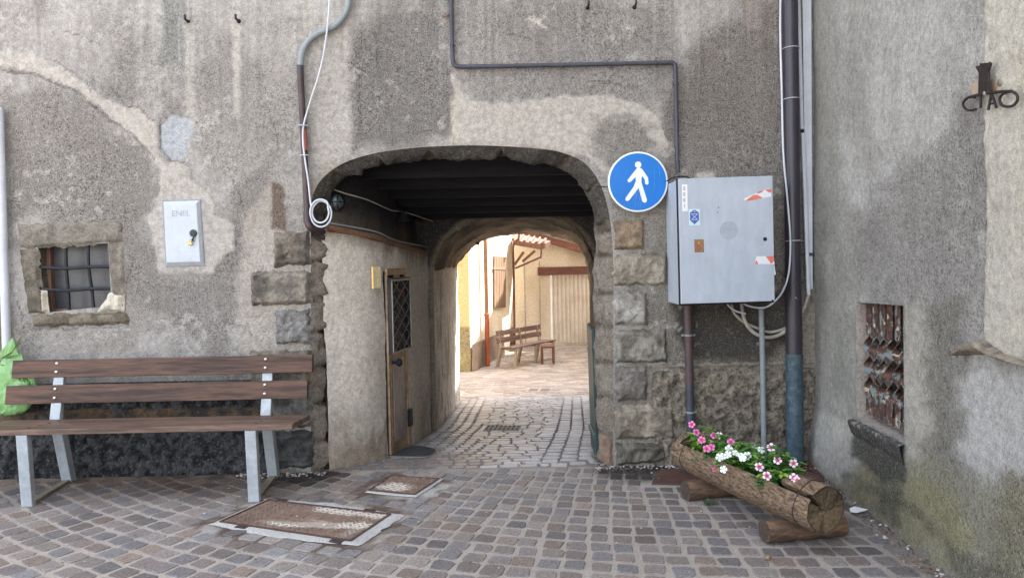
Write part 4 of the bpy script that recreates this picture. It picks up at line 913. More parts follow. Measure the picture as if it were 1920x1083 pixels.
# ================================================================ COVERS IN THE COURT
def cover(name, label, q, nu, nv, inner, seed, splash, notch=True):
    c_ = sum(q, Vector())/4; t = thing(name, label, 'manhole cover', tuple(c_))
    def at(u, v, z): 
        p = q[0].lerp(q[1], v).lerp(q[3].lerp(q[2], v), u); return Vector((p.x, p.y, z))
    # frame + plate as coloured grid
    us = np.linspace(0, 1, 60); V = []; C = []
    def colr(u, v, raised):
        n = float(fbm(np.array(u*5.), np.array(v*5.), seed, 4)); c = lin((112, 90, 80))*(1-n)+lin((146, 122, 106))*n
        s_ = splash(u, v)+(n-.5)*.5
        k = float(ss(.4, .85, s_))*(.95 if raised else .45); c = c*(1-k)+lin((214, 204, 190))*k
        return (c[0], c[1], c[2], 1)
    N_ = 60
    for j in range(N_):
        for i in range(N_): u, v = i/(N_-1), j/(N_-1); V.append(at(u, v, .010)); C.append(colr(u, v, False))
    V2 = [tuple(p) for p in V]
    raw('plate', V2, gridfaces(N_, N_).tolist(), m_rustattr, t, cols=C)
    b = MB(); e = .022
    for (a0, b0, a1, b1) in ((0, 0, 1, 0), (1, 0, 1, 1), (1, 1, 0, 1), (0, 1, 0, 0)):
        p, p2 = at(a0, b0, .008), at(a1, b1, .008); b.bar(p, p2, .014, .014, col=(.09, .05, .04, 1))
    b.build('rim', m_rustattr, t)
    b = MB()
    for i in range(nu):
        for j in range(nv):
            u = (i+.5+(j % 2)*.5)/(nu+.5); v = (j+.5)/nv
            if not (.03 < u < .97 and .03 < v < .97): continue
            if inner and inner[0] < u < inner[1] and inner[2] < v < inner[3]: continue
            ang = .8 if (i+j) % 2 else -.8; p = at(u, v, .0115); ux = (at(1, .5, 0)-at(0, .5, 0)).normalized(); uy = Vector((-ux.y, ux.x, 0))
            d = ux*math.cos(ang)+uy*math.sin(ang); n = Vector((-d.y, d.x, 0)); a_, w_ = .0155, .0055
            cc = colr(u, v, True); z = Vector((0, 0, .0035))
            P = [p-d*a_-n*w_, p+d*a_-n*w_, p+d*a_+n*w_, p-d*a_+n*w_]; T_ = [p-d*a_*.8-n*w_*.6+z, p+d*a_*.8-n*w_*.6+z, p+d*a_*.8+n*w_*.6+z, p-d*a_*.8+n*w_*.6+z]
            b.hexa(P+T_, cc)
    if inner:
        for (u0, u1, v0, v1) in ((.30, .45, .46, .49), (.55, .72, .46, .49), (.35, .37, .52, .60), (.45, .47, .52, .60), (.58, .60, .52, .60), (.68, .70, .35, .42), (.30, .32, .36, .42), (.36, .38, .36, .42)):
            b.hexa([at(u0, v0, .0095), at(u1, v0, .0095), at(u1, v1, .0095), at(u0, v1, .0095), at(u0, v0, .0135), at(u1, v0, .0135), at(u1, v1, .0135), at(u0, v1, .0135)], colr((u0+u1)/2, (v0+v1)/2, True))
        b2 = MB(); p = at(.86, .5, .0108); b2.lathe(p, (0, 0, 1), [(.014, 0), (.014, .001)], 12); b2.build('key_hole', m_dark, t)
    b.build('tread_pattern', m_rustattr, t)
    if notch:
        for (a0, b0) in ((.2, -.05), (.92, -.05), (.1, 1.05), (.82, 1.05)):
            p = at(a0, b0, .0); ux = (at(1, .5, 0)-at(0, .5, 0)).normalized(); uy = Vector((-ux.y, ux.x, 0))
            b = MB(); b.hexa([p-ux*.035-uy*.02, p+ux*.035-uy*.02, p+ux*.035+uy*.02, p-ux*.035+uy*.02]+[x+Vector((0, 0, .013)) for x in (p-ux*.035-uy*.02, p+ux*.035-uy*.02, p+ux*.035+uy*.02, p-ux*.035+uy*.02)], (.05, .03, .025, 1)); b.build('lifting_lug', m_rustattr, t)
    return t
def sp1(u, v):
    return max(math.exp(-((v-.22-.55*max(0, u-.45))/.15)**2)*min(1, max(0, (u-.1)*4)), .9*math.exp(-((v-.88)/.14)**2)*min(1, max(0, (u-.3)*5)), .55*math.exp(-((u-.93)/.12)**2))
cover('manhole_cover', 'large rusty rectangular manhole cover with lime splashes in front of the bench', [big[0], big[1], big[2], big[3]], 30, 22, (.22, .78, .24, .76), 401, sp1)
def sp2(u, v): return 1.1*math.exp(-((v-.35)/.3)**2-((u-.4)/.45)**2)
cover('manhole_cover', 'small rusty cover splashed white at the passage threshold', [small[0], small[1], small[2], small[3]], 13, 10, None, 411, sp2, notch=False)
# cement band round the large cover: rough edged sheet
def band(q, w0, w1, seed):
    V = []; C = []; N_ = 160; c_ = sum(q, Vector())/4; P = []
    for k in range(4):
        for i in range(N_//4): P.append(q[k].lerp(q[(k+1) % 4], i/(N_//4)))
    M_ = 7
    for i, p in enumerate(P):
        d = (p-c_).normalized(); k = int(i//(N_//4)); ww = (w0 if k in (0,) else w1)*(1+.5*(float(fbm(np.array(i*.22), np.array(0.), seed, 3))-.5))
        for j in range(M_):
            t = j/(M_-1); x = p+d*(ww*t+.002); n = float(fbm(np.array(x.x*14), np.array(x.y*14), seed, 3)); V.append((x.x, x.y, .0105-.006*t**3+(n-.5)*.003)); cc = lin((186, 184, 180))*(.82+.3*n); C.append(tuple(cc)+(1,))
    n_ = len(P); Fc = [(i*M_+j, i*M_+j+1, ((i+1) % n_)*M_+j+1, ((i+1) % n_)*M_+j) for i in range(n_) for j in range(M_-1)]
    o = raw('cement_band', V, Fc, m_joint, None, cols=C, smooth=True); o['kind'] = 'structure'; return o
band(big, .035, .075, 420); band(small, .02, .03, 425)
b = MB(); N_ = 30; q = plateP
pl = thing('cover_plate', 'long rusty brown steel plate lying behind the log planter', 'cover plate', tuple(sum(q, Vector())/4))
V = []; C = []
for j in range(12):
    for i in range(60):
        u, v = i/59, j/11; p = q[0].lerp(q[3], u).lerp(q[1].lerp(q[2], u), v); n = float(fbm(np.array(u*16), np.array(v*5), 430, 4)); V.append((p.x, p.y, .013+(n-.5)*.003)); cc = lin((92, 62, 54))*(.7+.6*n); C.append(tuple(cc)+(1,))
raw('plate', V, gridfaces(60, 12).tolist(), m_rustattr, pl, cols=C)
b = MB()
for a_, b_ in ((0, 3), (3, 2)): b.bar(q[a_]+Vector((0, 0, .008)), q[b_]+Vector((0, 0, .008)), .012, .014, col=(.08, .05, .04, 1))
b.build('edge_frame', m_rustattr, pl)
# doormat
p0, p1 = GR(737, 857), GR(817, 845); mt = thing('doormat', 'dark half round doormat by the small passage door', 'doormat', tuple((p0+p1)/2))
def matpoly(g):
    a = GR(737, 857)+Vector((-.05, .02, 0)); b_ = GR(772, 840); c_ = GR(817, 847); d_ = GR(800, 857)
    P = bez([a, b_, GR(800, 841), c_, d_, GR(770, 858)], 6); ce = sum(P, Vector())/len(P)
    return [Vector((ce.x+(p.x-ce.x)*g, ce.y+(p.y-ce.y)*g, float(gz(ce.y+(p.y-ce.y)*g))+.006)) for p in P]
MB().prism(matpoly(1.06), (0, 0, .005)).build('edging', mat('mat_edging', (150, 142, 134), None, rough=.8), mt)
MB().prism(matpoly(1.0), (0, 0, .012)).build('pile', mat('mat_pile', (62, 64, 68), (50, 52, 56), rough=1, vs=60, bump=.6, bs=200, bd=.004), mt)

# ================================================================ THINGS ON THE MAIN WALL
# meter cabinet with embossed lettering
e = [W(308, 378), W(375, 376), W(383, 496), W(314, 498)]; mb_ = thing('meter_cabinet', 'small pale grey embossed meter cabinet door set in the wall beside the barred window', 'meter cabinet', tuple(e[3]))
m_enel = mat('meter_door_paint', (186, 192, 198), (174, 180, 187), rough=.45, vs=9, fine=.04, bump=.05)
def frus(P, ins, d0, d1):
    c_ = sum(P, Vector())/4; Q = [p+(c_-p)*ins for p in P]; return [p+Vector((0, -d0, 0)) for p in (P[3], P[2], P[1], P[0])]+[p+Vector((0, -d1, 0)) for p in (Q[3], Q[2], Q[1], Q[0])]
MB().hexa(frus([e[0]+Vector((-.008, 0, .008)), e[1]+Vector((.008, 0, .008)), e[2]+Vector((.008, 0, -.008)), e[3]+Vector((-.008, 0, -.008))], 0, -.01, .014)).build('frame', m_greycon, mb_, bevel=.002)
dr = MB().hexa(frus(e, .10, .013, .034)).build('door', m_enel, mb_, bevel=.002)
Vt, Ft = text_mesh('ENEL', .042, .0015); tl = W(326, 406); xr = (W(360, 405)-tl).normalized(); w_ = max(v[0] for v in Vt); sc_ = (W(361, 405)-tl).length/w_
raw('lettering', [tl+xr*v[0]*sc_+Vector((-.04*v[1], 0, 1))*v[1]*sc_+Vector((0, -.0345-v[2], 0)) for v in Vt], Ft, mat('embossed_letter', (156, 162, 170), None, rough=.5, bump=0), dr)
k = W(362, 437, .04); MB().lathe(k+Vector((0, .008, 0)), (0, -1, 0), [(.024, 0), (.025, .008), (.021, .013), (.004, .015)], 20).build('keyhole_cap', m_blk, dr, smooth=True)
MB().tube(bez([k+Vector((0, -.004, -.015)), k+Vector((.006, -.01, -.03)), k+Vector((-.002, -.01, -.045)), k+Vector((.004, -.006, -.052))], 4), .006, 8).build('strap', m_blk, dr, smooth=True)
pk = W(356, 456, .05); pd = thing('padlock', 'little brass padlock hanging from the meter cabinet cap', 'padlock', tuple(pk))
b = MB(); b.bar(pk+Vector((-.010, 0, -.002)), pk+Vector((.014, 0, .004)), .012, .024, up=(0, 0, 1)); b.build('body', m_brass, pd, bevel=.002)
MB().tube([pk+Vector((-.004, 0, .01)), pk+Vector((-.002, 0, .026)), pk+Vector((.008, 0, .029)), pk+Vector((.013, 0, .014))], .0025, 6).build('shackle', m_bolt, pd, smooth=True)
# blue pedestrian sign
sc0 = PY(1196, 341, WD-.10); S_ = (WD-.10)/F; R_ = 56*S_*1.0
sg = thing('pedestrian_sign', 'round blue sign with a white walking figure beside the arch', 'road sign', tuple(sc0))
def sp_(x, y, dy=0): return PY(1120+x/3.009, 260+y/3.009, WD-.10-dy)
MB().lathe(sc0, (0, -1, 0), [(R_*.99, -.012), (R_, -.010), (R_, 0.0), (R_*.985, .0015)], 64).build('disc', m_signw, sg, smooth=True, ang=30)
MB().lathe(sc0, (0, -1, 0), [(R_*.945, .0), (R_*.945, .0022)], 64).build('blue_field', m_blue, sg)
fig = [(235, 163), (248, 168), (257, 177), (286, 221), (289, 252), (280, 260), (270, 254), (268, 232), (254, 210), (249, 225), (249, 248), (280, 345), (276, 358), (263, 361), (253, 352), (233, 278), (181, 346), (168, 353), (158, 346), (160, 334), (204, 272), (217, 240), (216, 216), (188, 243), (176, 247), (170, 238), (174, 229), (214, 178), (224, 166)]
fg = MB().prism([sp_(x, y, .0024) for x, y in fig], (0, -.0008, 0)).build('walking_figure', m_signw, sg)
MB().lathe(sp_(230, 147, .0024), (0, -1, 0), [(18/3.009*S_, 0), (18/3.009*S_, .0008)], 24).build('figure_head', m_signw, sg)
b = MB(); rr = random.Random(3)
for i in range(9):
    x = 205+rr.uniform(-8, 60); y = 290+rr.uniform(-10, 40); b.bar(sp_(x, y, .0032), sp_(x+rr.uniform(-26, 6), y+rr.uniform(35, 60), .0032), .0011, .0004, up=(0, 1, 0))
b.bar(sp_(322, 150, .0026), sp_(320, 280, .0026), .001, .0004, up=(0, 1, 0)); b.bar(sp_(345, 135, .0026), sp_(352, 215, .0026), .001, .0004, up=(0, 1, 0))
b.build('scratches', mat('scratch_paint', (120, 170, 225), None, bump=0), sg)
b = MB(); b.bar(sc0+Vector((.0, .012, 0)), sc0+Vector((0, .10, 0)), .03, .03); b.bar(sc0+Vector((-.1, .025, 0)), sc0+Vector((.1, .025, 0)), .03, .02); b.build('bracket', m_galv, sg)
# grey electric cabinet
cb_ = PY(1364, 572, 4.52); tilt = -.012
Mc = Matrix.Translation((PY(1276, 572, 4.53).x, 4.53, PY(1276, 572, 4.53).z)) @ Matrix.Rotation(tilt, 4, 'Y')
cw = (1452-1276)/F*4.53; ch = (572-337)/F*4.53; cdp = WD-4.53
cab = thing('electric_cabinet', 'grey steel electric cabinet with stickers and torn barrier tape on the wall', 'electric cabinet', mat=Mc)
def cl(mb, n, m, par=None, bv=0, sm=False): return mb.build(n, m, par or cab, local=True, bevel=bv, smooth=sm)
cl(MB().box(.0, cw, .02, cdp-.01, 0, ch), 'body', m_cab, bv=.004)
dr = cl(MB().box(.004, cw+.003, -.004, .017, .008, ch+.004), 'door', m_cab, bv=.003)
cl(MB().box(-.006, cw+.006, .016, .021, -.004, ch+.006), 'door_seal', m_dark)
def CP(px, py): # photo px -> local cabinet coords
    p = Mc.inverted() @ PY(px, py, 4.526); return p.x, p.z
def flat(n, pts, m, dy=-.0046, th=.0006, par=None): 
    P = [Vector((CP(x, y)[0], dy, CP(x, y)[1])) for x, y in pts]; return cl(MB().prism(P, (0, -th, 0)), n, m, par or dr)
c1 = lambda x, y: (1120+x/3.009, 260+y/3.009)
m_lab = mat('label_white', (222, 222, 222), None, rough=.5, fine=.02, bump=0); m_ink = mat('label_ink', (60, 50, 56), None, bump=0, rough=.6)
m_r = mat('tape_red', (206, 92, 74), (216, 130, 110), rough=.5, vs=20, lo=.4, hi=.7, fine=.03, bump=0); m_w = mat('tape_white', (214, 216, 218), None, rough=.5, fine=.02, bump=0)
lb = flat('number_label', [c1(476, 258), c1(508, 258), c1(510, 409), c1(479, 409)], m_lab)
for i, ch_ in enumerate('0001'):
    Vt, Ft = text_mesh(ch_, .034, .0003); x, z = CP(*c1(484.5 if ch_ == '0' else 486, 292+i*32.5)); cl(MB().add([(x+v[0]*.75, -.0055+v[2]*.5, z+v[1]) for v in Vt], Ft), 'digit', m_ink, lb)
bd = flat('badge_sticker', [c1(515, 397), c1(578, 396), c1(580, 488), c1(517, 489)], mat('sticker_pale', (190, 212, 214), None, bump=0, fine=.02))
hexa_ = [(547, 400), (572, 416), (574, 458), (548, 483), (523, 460), (522, 418)]
bb = flat('badge_field', [c1(*p) for p in hexa_], mat('badge_blue', (58, 100, 168), None, bump=0, fine=.03), -.0054, .0002, bd)
b = MB()
for a_, c_ in (((532, 425), (564, 456)), ((564, 425), (532, 456)), ((530, 424), (566, 424)), ((531, 457), (565, 457))):
    p, q_ = CP(*c1(*a_)), CP(*c1(*c_)); b.bar((p[0], -.0058, p[1]), (q_[0], -.0058, q_[1]), .003, .0003, up=(0, 1, 0))
p = CP(*c1(548, 411)); b.lathe((p[0], -.0057, p[1]), (0, -1, 0), [(.004, 0), (.004, .0002)], 10)
cl(b, 'badge_mark', mat('badge_pink', (214, 190, 214), None, bump=0), bd)
pc = flat('picture_sticker', [c1(549, 571), c1(597, 570), c1(600, 637), c1(551, 639)], mat('picture_gold', (166, 128, 72), (120, 84, 48), vs=60, bump=0, fine=.1))
flat('picture_robe', [c1(562, 598), c1(584, 596), c1(594, 634), c1(556, 636)], mat('picture_red', (120, 52, 44), (170, 120, 90), vs=80, bump=0), -.0054, .0002, pc)
p = CP(*c1(573, 588)); cl(MB().lathe((p[0], -.0054, p[1]), (0, -1, 0), [(.0052, 0), (.0052, .0004)], 12), 'picture_face', mat('picture_skin', (200, 156, 118), None, bump=0), pc)
flat('picture_frame', [c1(547, 569), c1(599, 568), c1(602, 639), c1(549, 641)], mat('picture_edge', (84, 56, 36), None, bump=0), -.0042, .0006, dr)
def tape(quads):
    t0 = None
    for i, (pts, m_) in enumerate(quads):
        o = flat('barrier_tape' if t0 is None else 'tape_stripe', [c1(*p) for p in pts], m_, -.0047-.0002*i, .0004, dr if t0 is None else t0); t0 = t0 or o
tape([([(832, 352), (826, 338), (930, 292), (962, 282), (980, 284), (981, 326), (880, 346)], m_w), ([(832, 352), (880, 318), (900, 316), (935, 334), (880, 346)], m_r), ([(945, 288), (980, 283), (981, 306), (966, 303)], m_r), ([(900, 302), (940, 290), (930, 300), (905, 312)], m_r)])
tape([([(885, 707), (898, 663), (992, 662), (1000, 707)], m_w), ([(885, 707), (898, 684), (908, 706)], m_r), ([(950, 663), (992, 662), (997, 690), (980, 706)], m_r)])
p0, p1 = CP(*c1(994, 670)), CP(*c1(1010, 766)); cl(MB().prism([(p0[0]-.002, -.005, p0[1]), (p1[0]-.002, .0, p1[1]), (p1[0]-.018, .004, p1[1]-.002), (p0[0]-.004, .002, p0[1]-.04)], (0, .001, 0)), 'tape_tail', m_w, dr)
p = CP(*c1(946, 566)); cl(MB().lathe((p[0], -.0035, p[1]), (0, -1, 0), [(.0125, 0), (.0125, .002), (.009, .0035)], 18), 'lock', m_dark, dr, sm=True)
p = CP(*c1(742, 516)); cl(MB().lathe((p[0], -.0042, p[1]), (0, -1, 0), [(.058, 0), (.058, .0004)], 28), 'faded_mark', mat('faded_paint', (152, 159, 168), (162, 169, 177), rough=.6, vs=20, fine=.04, bump=0), dr)
for (x, y) in ((683, 388), (679, 416)):
    p = CP(*c1(x, y)); cl(MB().lathe((p[0], -.004, p[1]), (0, -1, 0), [(.0035, 0), (.0035, .001)], 8), 'rivet', m_iron, dr)
cl(MB().lathe((cw-.012, -.003, .012), (0, -1, 0), [(.006, 0), (.006, .002)], 8), 'rivet', m_iron, dr)
# ---- pipes and cables
def run(name, label, cat, px, Y, r, m, part='pipe', n=10, grp=None, sub=8, ks=None):
    P = [PY(x, y, Y if not hasattr(Y, '__len__') else Y[i]) for i, (x, y) in enumerate(px)]
    t = thing(name, label, cat, tuple(P[-1]), grp); MB().tube(bez(P, sub), r, n).build(part, m, t, smooth=True); return t
def clampring(t, c_, axis, r, m, ears=True, name='clamp', h=.012):
    a = Vector(axis).normalized(); b = MB(); b.lathe(Vector(c_)-a*h/2, a, [(r, 0), (r+.004, .001), (r+.004, h-.001), (r, h)], 14)
    if ears:
        for s_ in (-1, 1): 
            p = Vector(c_)+Vector((s_*(r+.010), .0, 0)); b.bar(p-Vector((s_*.012, 0, 0)), p+Vector((s_*.008, 0, 0)), .006, h, up=(0, 0, 1)); b.lathe(p+Vector((0, .006, 0)), (0, -1, 0), [(.008, 0), (.008, .012), (.003, .014)], 8)
    return b.build(name, m, t, smooth=True)
# main downpipe
Yp = WD-.10
dp = thing('downpipe', 'thick dark downpipe with blue green foot near the corner of the two houses', 'drainpipe', tuple(PY(1492, 866, Yp)))
xm = PY(1489, 665, Yp)
up_ = MB(); up_.tube([PY(1480, -60, Yp), PY(1486, 400, Yp), PY(1487.5, 532, Yp)], .0515, 24); up_.build('upper_pipe', m_blackpipe, dp, smooth=True)
MB().tube([PY(1487.5, 528, Yp), PY(1489, 665, Yp)], .0535, 24).build('middle_pipe', m_blackpipe, dp, smooth=True)
MB().tube([PY(1489, 663, Yp), PY(1489, 670, Yp)], .0575, 24).build('joint_ring', m_patina, dp, smooth=True)
MB().tube([PY(1489, 668, Yp), PY(1490, 760, Yp), PY(1491, 868, Yp)], [.054, .055, .056], 24).build('lower_pipe', m_patina, dp, smooth=True)
clampring(dp, PY(1487, 530, Yp), (0, 0, 1), .053, m_blackpipe); 
for y in (187, 92, 449, 450): pass
for y in (0, 92, 187, 452):
    c_ = PY(1481.5+y*.012, y, Yp); b = MB(); b.tube(arc(c_, (1, 0, 0), (0, -1, .06), .0545, -.15, math.pi+.15, 18), .0025, 6); b.tube([c_+Vector((.05, .0, 0)), c_+Vector((.07, .004, .002))], .002, 6); b.build('cable_tie', m_white, dp, smooth=True)
c_ = PY(1486, 562, Yp-.055); MB().tube([PY(1491, 557, Yp-.058), PY(1500, 564, Yp-.04), PY(1504, 560, Yp-.01)], .0028, 6).build('wire_end', m_white, dp)
run('white_cable', 'thin white cable strapped down the dark downpipe to the cabinet', 'cable', [(1464, -40), (1463, 60), (1466, 180), (1469, 290), (1477, 380), (1482, 452), (1479, 510), (1468, 545), (1450, 567), (1430, 577), (1400, 572), (1390, 560)], Yp-.062, .0065, m_beigecon if False else m_white, 'cable', 8)
# white trunkings
t = thing('cable_trunking', 'wide white cable trunking in the corner beside the downpipe', 'trunking', tuple(PY(1517, 541, WD-.03)))
MB().hexa([PY(1511, 542, WD-.045), PY(1524, 542, WD-.045), PY(1524, 542, WD-.0), PY(1511, 542, WD-.0), PY(1504, -60, WD-.045), PY(1521, -60, WD-.045), PY(1521, -60, WD), PY(1504, -60, WD)]).build('casing', m_white, t, bevel=.003)
b = MB(); b.box(PY(1488, 478, WD-.05).x, PY(1527, 478, WD-.05).x, WD-.05, WD-.044, PY(1500, 480, WD).z, PY(1500, 474, WD).z); b.build('clamp', m_darkcon, t)
t = thing('conduit_tube', 'narrow white conduit leaning beside the wide trunking', 'conduit', tuple(PY(1514, 552, WD-.06)))
MB().bar(PY(1495.5, -60, WD-.06), PY(1503.5, 243, WD-.06), .023, .02, up=(0, 1, 0)).build('upper_tube', m_white, t, bevel=.006)
MB().bar(PY(1504.5, 243, WD-.06), PY(1505, 249, WD-.06), .018, .016, up=(0, 1, 0)).build('coupling', m_dark, t)
MB().bar(PY(1505, 249, WD-.06), PY(1516, 553, WD-.06), .023, .02, up=(0, 1, 0)).build('lower_tube', m_white, t, bevel=.006)
g = 'grey cables looping under the electric cabinet'
run('cable', 'thick pale cable sweeping from the trunking behind the downpipe to the cabinet', 'cable', [(1517, 548), (1511, 570), (1499, 592), (1482, 612), (1460, 628), (1436, 632), (1412, 622), (1396, 600), (1390, 568)], WD-.05, .0125, m_beigecon, 'sheath', 8, g)
run('cable', 'second grey cable looping just above the thickest one under the cabinet', 'cable', [(1505, 590), (1484, 608), (1462, 619), (1440, 622), (1418, 614), (1395, 604), (1376, 585), (1372, 566)], WD-.025, .010, m_beigecon, 'sheath', 8, g)
run('cable', 'short thin white cable end dangling under the cabinet floor', 'cable', [(1360, 560), (1366, 573), (1380, 583), (1398, 588)], WD-.12, .006, m_white, 'sheath', 8, g)
run('cable', 'dark thin cable hanging between the cabinet and the wall', 'cable', [(1374, 566), (1375, 580), (1386, 596), (1398, 603)], WD-.03, .004, m_dark, 'sheath', 8, g)
# brown pipe under cabinet
t = thing('brown_pipe', 'slim rust brown pipe running from the cabinet down behind the planter', 'pipe', tuple(PY(1296, 826, WD-.06)))
MB().tube([PY(1289, 555, WD-.06), PY(1293, 720, WD-.06)], .028, 16).build('upper_pipe', m_rustpipe, t, smooth=True)
MB().tube([PY(1293, 720, WD-.06), PY(1296, 856, WD-.06)], .0275, 16).build('lower_pipe', m_brownpipe if False else m_darkcon, t, smooth=True)
clampring(t, PY(1290.5, 628, WD-.06), (0, 0, 1), .029, m_greycon); clampring(t, PY(1294, 772, WD-.06), (0, 0, 1), .028, m_greycon)
t = thing('grey_conduit', 'thin pale grey conduit rising between the planter and the cabinet', 'conduit', tuple(PY(1433, 858, WD-.05)))
MB().tube([PY(1427, 575, WD-.05), PY(1429, 640, WD-.05), PY(1433, 866, WD-.05)], .0185, 14).build('tube', m_greycon, t, smooth=True)
clampring(t, PY(1428, 615, WD-.05), (0, 0, 1), .019, m_greycon, ears=False)
# dark conduit over the arch
P = [PY(x, y, WD-.03) for x, y in [(846, -60), (847, 60), (849, 112), (852, 121), (860, 125), (900, 125), (1060, 122), (1240, 118), (1258, 117.5), (1264, 120), (1266, 128), (1268, 200), (1270, 300), (1272, 324)]]
t = thing('wall_conduit', 'dark thin conduit running down, across above the arch and down to the cabinet', 'conduit', tuple(P[-1]))
MB().tube(bez(P, 4), .0145, 10).build('tube', m_darkcon, t, smooth=True)
for (x, y, v) in ((881, 125, 0), (971, 124, 0), (1056, 122.5, 0), (1230, 118, 0), (848, 85, 1), (1267, 158, 1), (1270, 302, 1)):
    clampring(t, PY(x, y, WD-.03), (0, 0, 1) if v else (1, 0, 0), .0145, m_darkcon, ears=False, h=.012)
MB().tube([PY(1225, 115, WD-.03), PY(1245, 130, WD-.01), PY(1266, 156, WD-.025)], .0016, 5).build('string', m_greycon, t); MB().tube([PY(1228, 120, WD-.02), PY(1228, 160, WD-.01), PY(1234, 200, WD-.01)], .0014, 5).build('string', m_greycon, t)
run('black_cable', 'thin black cable curling from the conduit end over the top of the cabinet', 'cable', [(1250, 340), (1262, 333), (1285, 331), (1297, 337)], 4.62, .005, m_blk, 'sheath', 8)
run('black_wire', 'short black wire from the arch edge to behind the round sign', 'wire', [(1096, 340), (1106, 347), (1120, 349), (1146, 351)], WD-.012, .003, m_blk, 'wire', 6)
# left conduit: flexible grey, then brown, elbow into passage
t = thing('riser_conduit', 'brown riser pipe with grey flexible top at the left edge of the arch', 'conduit', tuple(PY(590, 430, WD-.04)))
MB().tube(bez([PY(x, y, WD-.04) for x, y in [(656, -40), (653, 8), (642, 34), (622, 52), (598, 62), (578, 78), (566, 100), (563, 126)]], 8), .0205, 12).build('flexible_tube', m_greycon, t, smooth=True)
MB().tube([PY(563, 123, WD-.04), PY(563, 136, WD-.04)], .0225, 12).build('coupling', m_darkcon, t, smooth=True)
MB().tube([PY(563, 134, WD-.04), PY(569, 250, WD-.04), PY(576, 400, WD-.04)], .0215, 12).build('riser', m_brownpipe, t, smooth=True)
MB().tube(bez([PY(576, 398, WD-.04), PY(577, 415, WD-.04), PY(583, 427, WD-.035), PY(597, 433, WD+.03), PY(612, 436, 5.05)], 6), .026, 12).build('elbow', m_brownpipe, t, smooth=True)
for y in (236,): clampring(t, PY(568, y, WD-.04), (0, 0, 1), .022, m_greycon, ears=True)
P = [PY(571, 243, WD-.062), PY(573, 262, WD-.062), PY(573.5, 282, WD-.0622)]; MB().tube(P, .012, 8).build('rust_patch', mat('bright_rust', (150, 74, 58), (110, 60, 50)), t, smooth=True)
pts = [(619, -40), (616, 30), (608, 95), (598, 140), (582, 190), (570, 232), (568, 262), (572, 300), (578, 340), (582, 378)]
coil = []
for k in range(0, 31):
    a = math.pi*1.15-k*math.pi*2/14; rr_ = 20.5-4.0*(k > 12 and k < 24); ox, oy = 602+(0 if k < 13 else -1), 401+(0 if k < 13 else -3); coil.append((ox+rr_*math.cos(a)*.95, oy-rr_*math.sin(a)*1.18*(-1)))
run('white_cable', 'white cable hanging down the brown riser and coiled at the arch shoulder', 'cable', pts+coil, [WD-.07]*len(pts)+[WD-.075-.0007*k for k in range(31)], .0062, m_white, 'cable', 8, sub=5)
for y in (236, 292): c_ = PY(568+(y-236)*.06, y, WD-.055); MB().tube(arc(c_, (1, 0, 0), (0, -1, .05), .028, 0, math.pi, 10), .003, 6).build('cable_tie', m_white, t)
# edge pipe at far left
t = thing('white_pipe', 'white plastic pipe at the left edge running down behind the green bag', 'pipe', tuple(PY(12, 668, WD-.05)))
MB().tube([PY(-2, 204, WD-.05), PY(2, 330, WD-.05), PY(13, 668, WD-.05)], .027, 12).build('tube', m_white, t, smooth=True)
MB().lathe(PY(3, 204, WD-.02), (0, -1, 0), [(.008, 0), (.008, .012), (.002, .016)], 10).build('screw', m_bolt, t)
# hooks in wall
hk0 = None
for (x, y, l_) in ((353, 41, 'rusty hook in the upper wall, leftmost of the four, above the meter cabinet'), (447, 40, 'rusty hook high on the wall between the meter cabinet and the riser pipe'), (1101, 15, 'rusty hook above the dark conduit, the left one of that pair'), (1189, 14, 'rusty hook above the dark conduit, the right one over the round sign')):
    p = PY(x, y, WD)
    if hk0 is None:
        hk0 = thing('wall_hook', l_, 'hook', tuple(p), 'rusty hooks in the upper wall')
        MB().tube([p+Vector((0, .02, 0)), p+Vector((.002, -.05, .0)), p+Vector((.004, -.06, .01)), p+Vector((.004, -.058, .025))], .008, 8).build('shank', m_wire, hk0, smooth=True); MB().lathe(p+Vector((.002, .004, 0)), (0, -1, 0), [(.016, 0), (.014, .006), (.008, .01)], 8).build('wall_plug', m_dark, hk0); hp0 = p
    else: c_ = dup(hk0, None, p-hp0); c_['label'] = l_; PM[c_.name] = Matrix.Translation(p)
hb = thing('bent_spike', 'bent rusty spike sticking out beside the dark conduit', 'spike', tuple(PY(838, 28, WD)))
MB().tube(bez([PY(830, 31, WD-.02), PY(838, 30, WD-.03), PY(845, 25, WD-.01)], 5), [.008]*10+[.004], 8).build('spike', mat('spike_rust', (120, 92, 70), None), hb, smooth=True)

# ================================================================ INSIDE THE PASSAGE
def PL(px, py, out=0):    # point on the curved left passage wall
    d = ray(px, py); Ys = np.linspace(5.03, 9.5, 1200); g = wall_l(Ys)+out-d[0]/d[1]*Ys; i = int(np.argmax(g > 0)) if (g > 0).any() else 0
    # ray x = d0/d1*Y ; crossing where ray goes left of the wall
    Y = Ys[i]; return PY(px, py, Y)
P = [Vector((float(wall_l(Y))-.005, Y, float(ledge_z(Y))+.035)) for Y in (4.99, 5.3, 5.6, 6.0, 6.6, 7.2, 8.0, 8.8, 9.45)]
t = thing('passage_pipe', 'rust brown pipe running along the left passage wall under a thin cable', 'pipe', tuple(P[0]))
MB().tube(bez(P[:5], 6), .026, 10).build('near_pipe', mat('ochre_rust_pipe', (128, 92, 66), (92, 68, 58), rough=.7, vs=9), t, smooth=True); MB().tube(bez(P[4:], 6), .027, 10).build('far_pipe', mat('limed_pipe', (150, 134, 112), (112, 94, 76), rough=.8, vs=7), t, smooth=True)
MB().tube(bez([p+Vector((.012, 0, .034+.01*math.sin(i*2.1))) for i, p in enumerate(P)], 6), .006, 6).build('thin_cable', m_greycon, t, smooth=True)
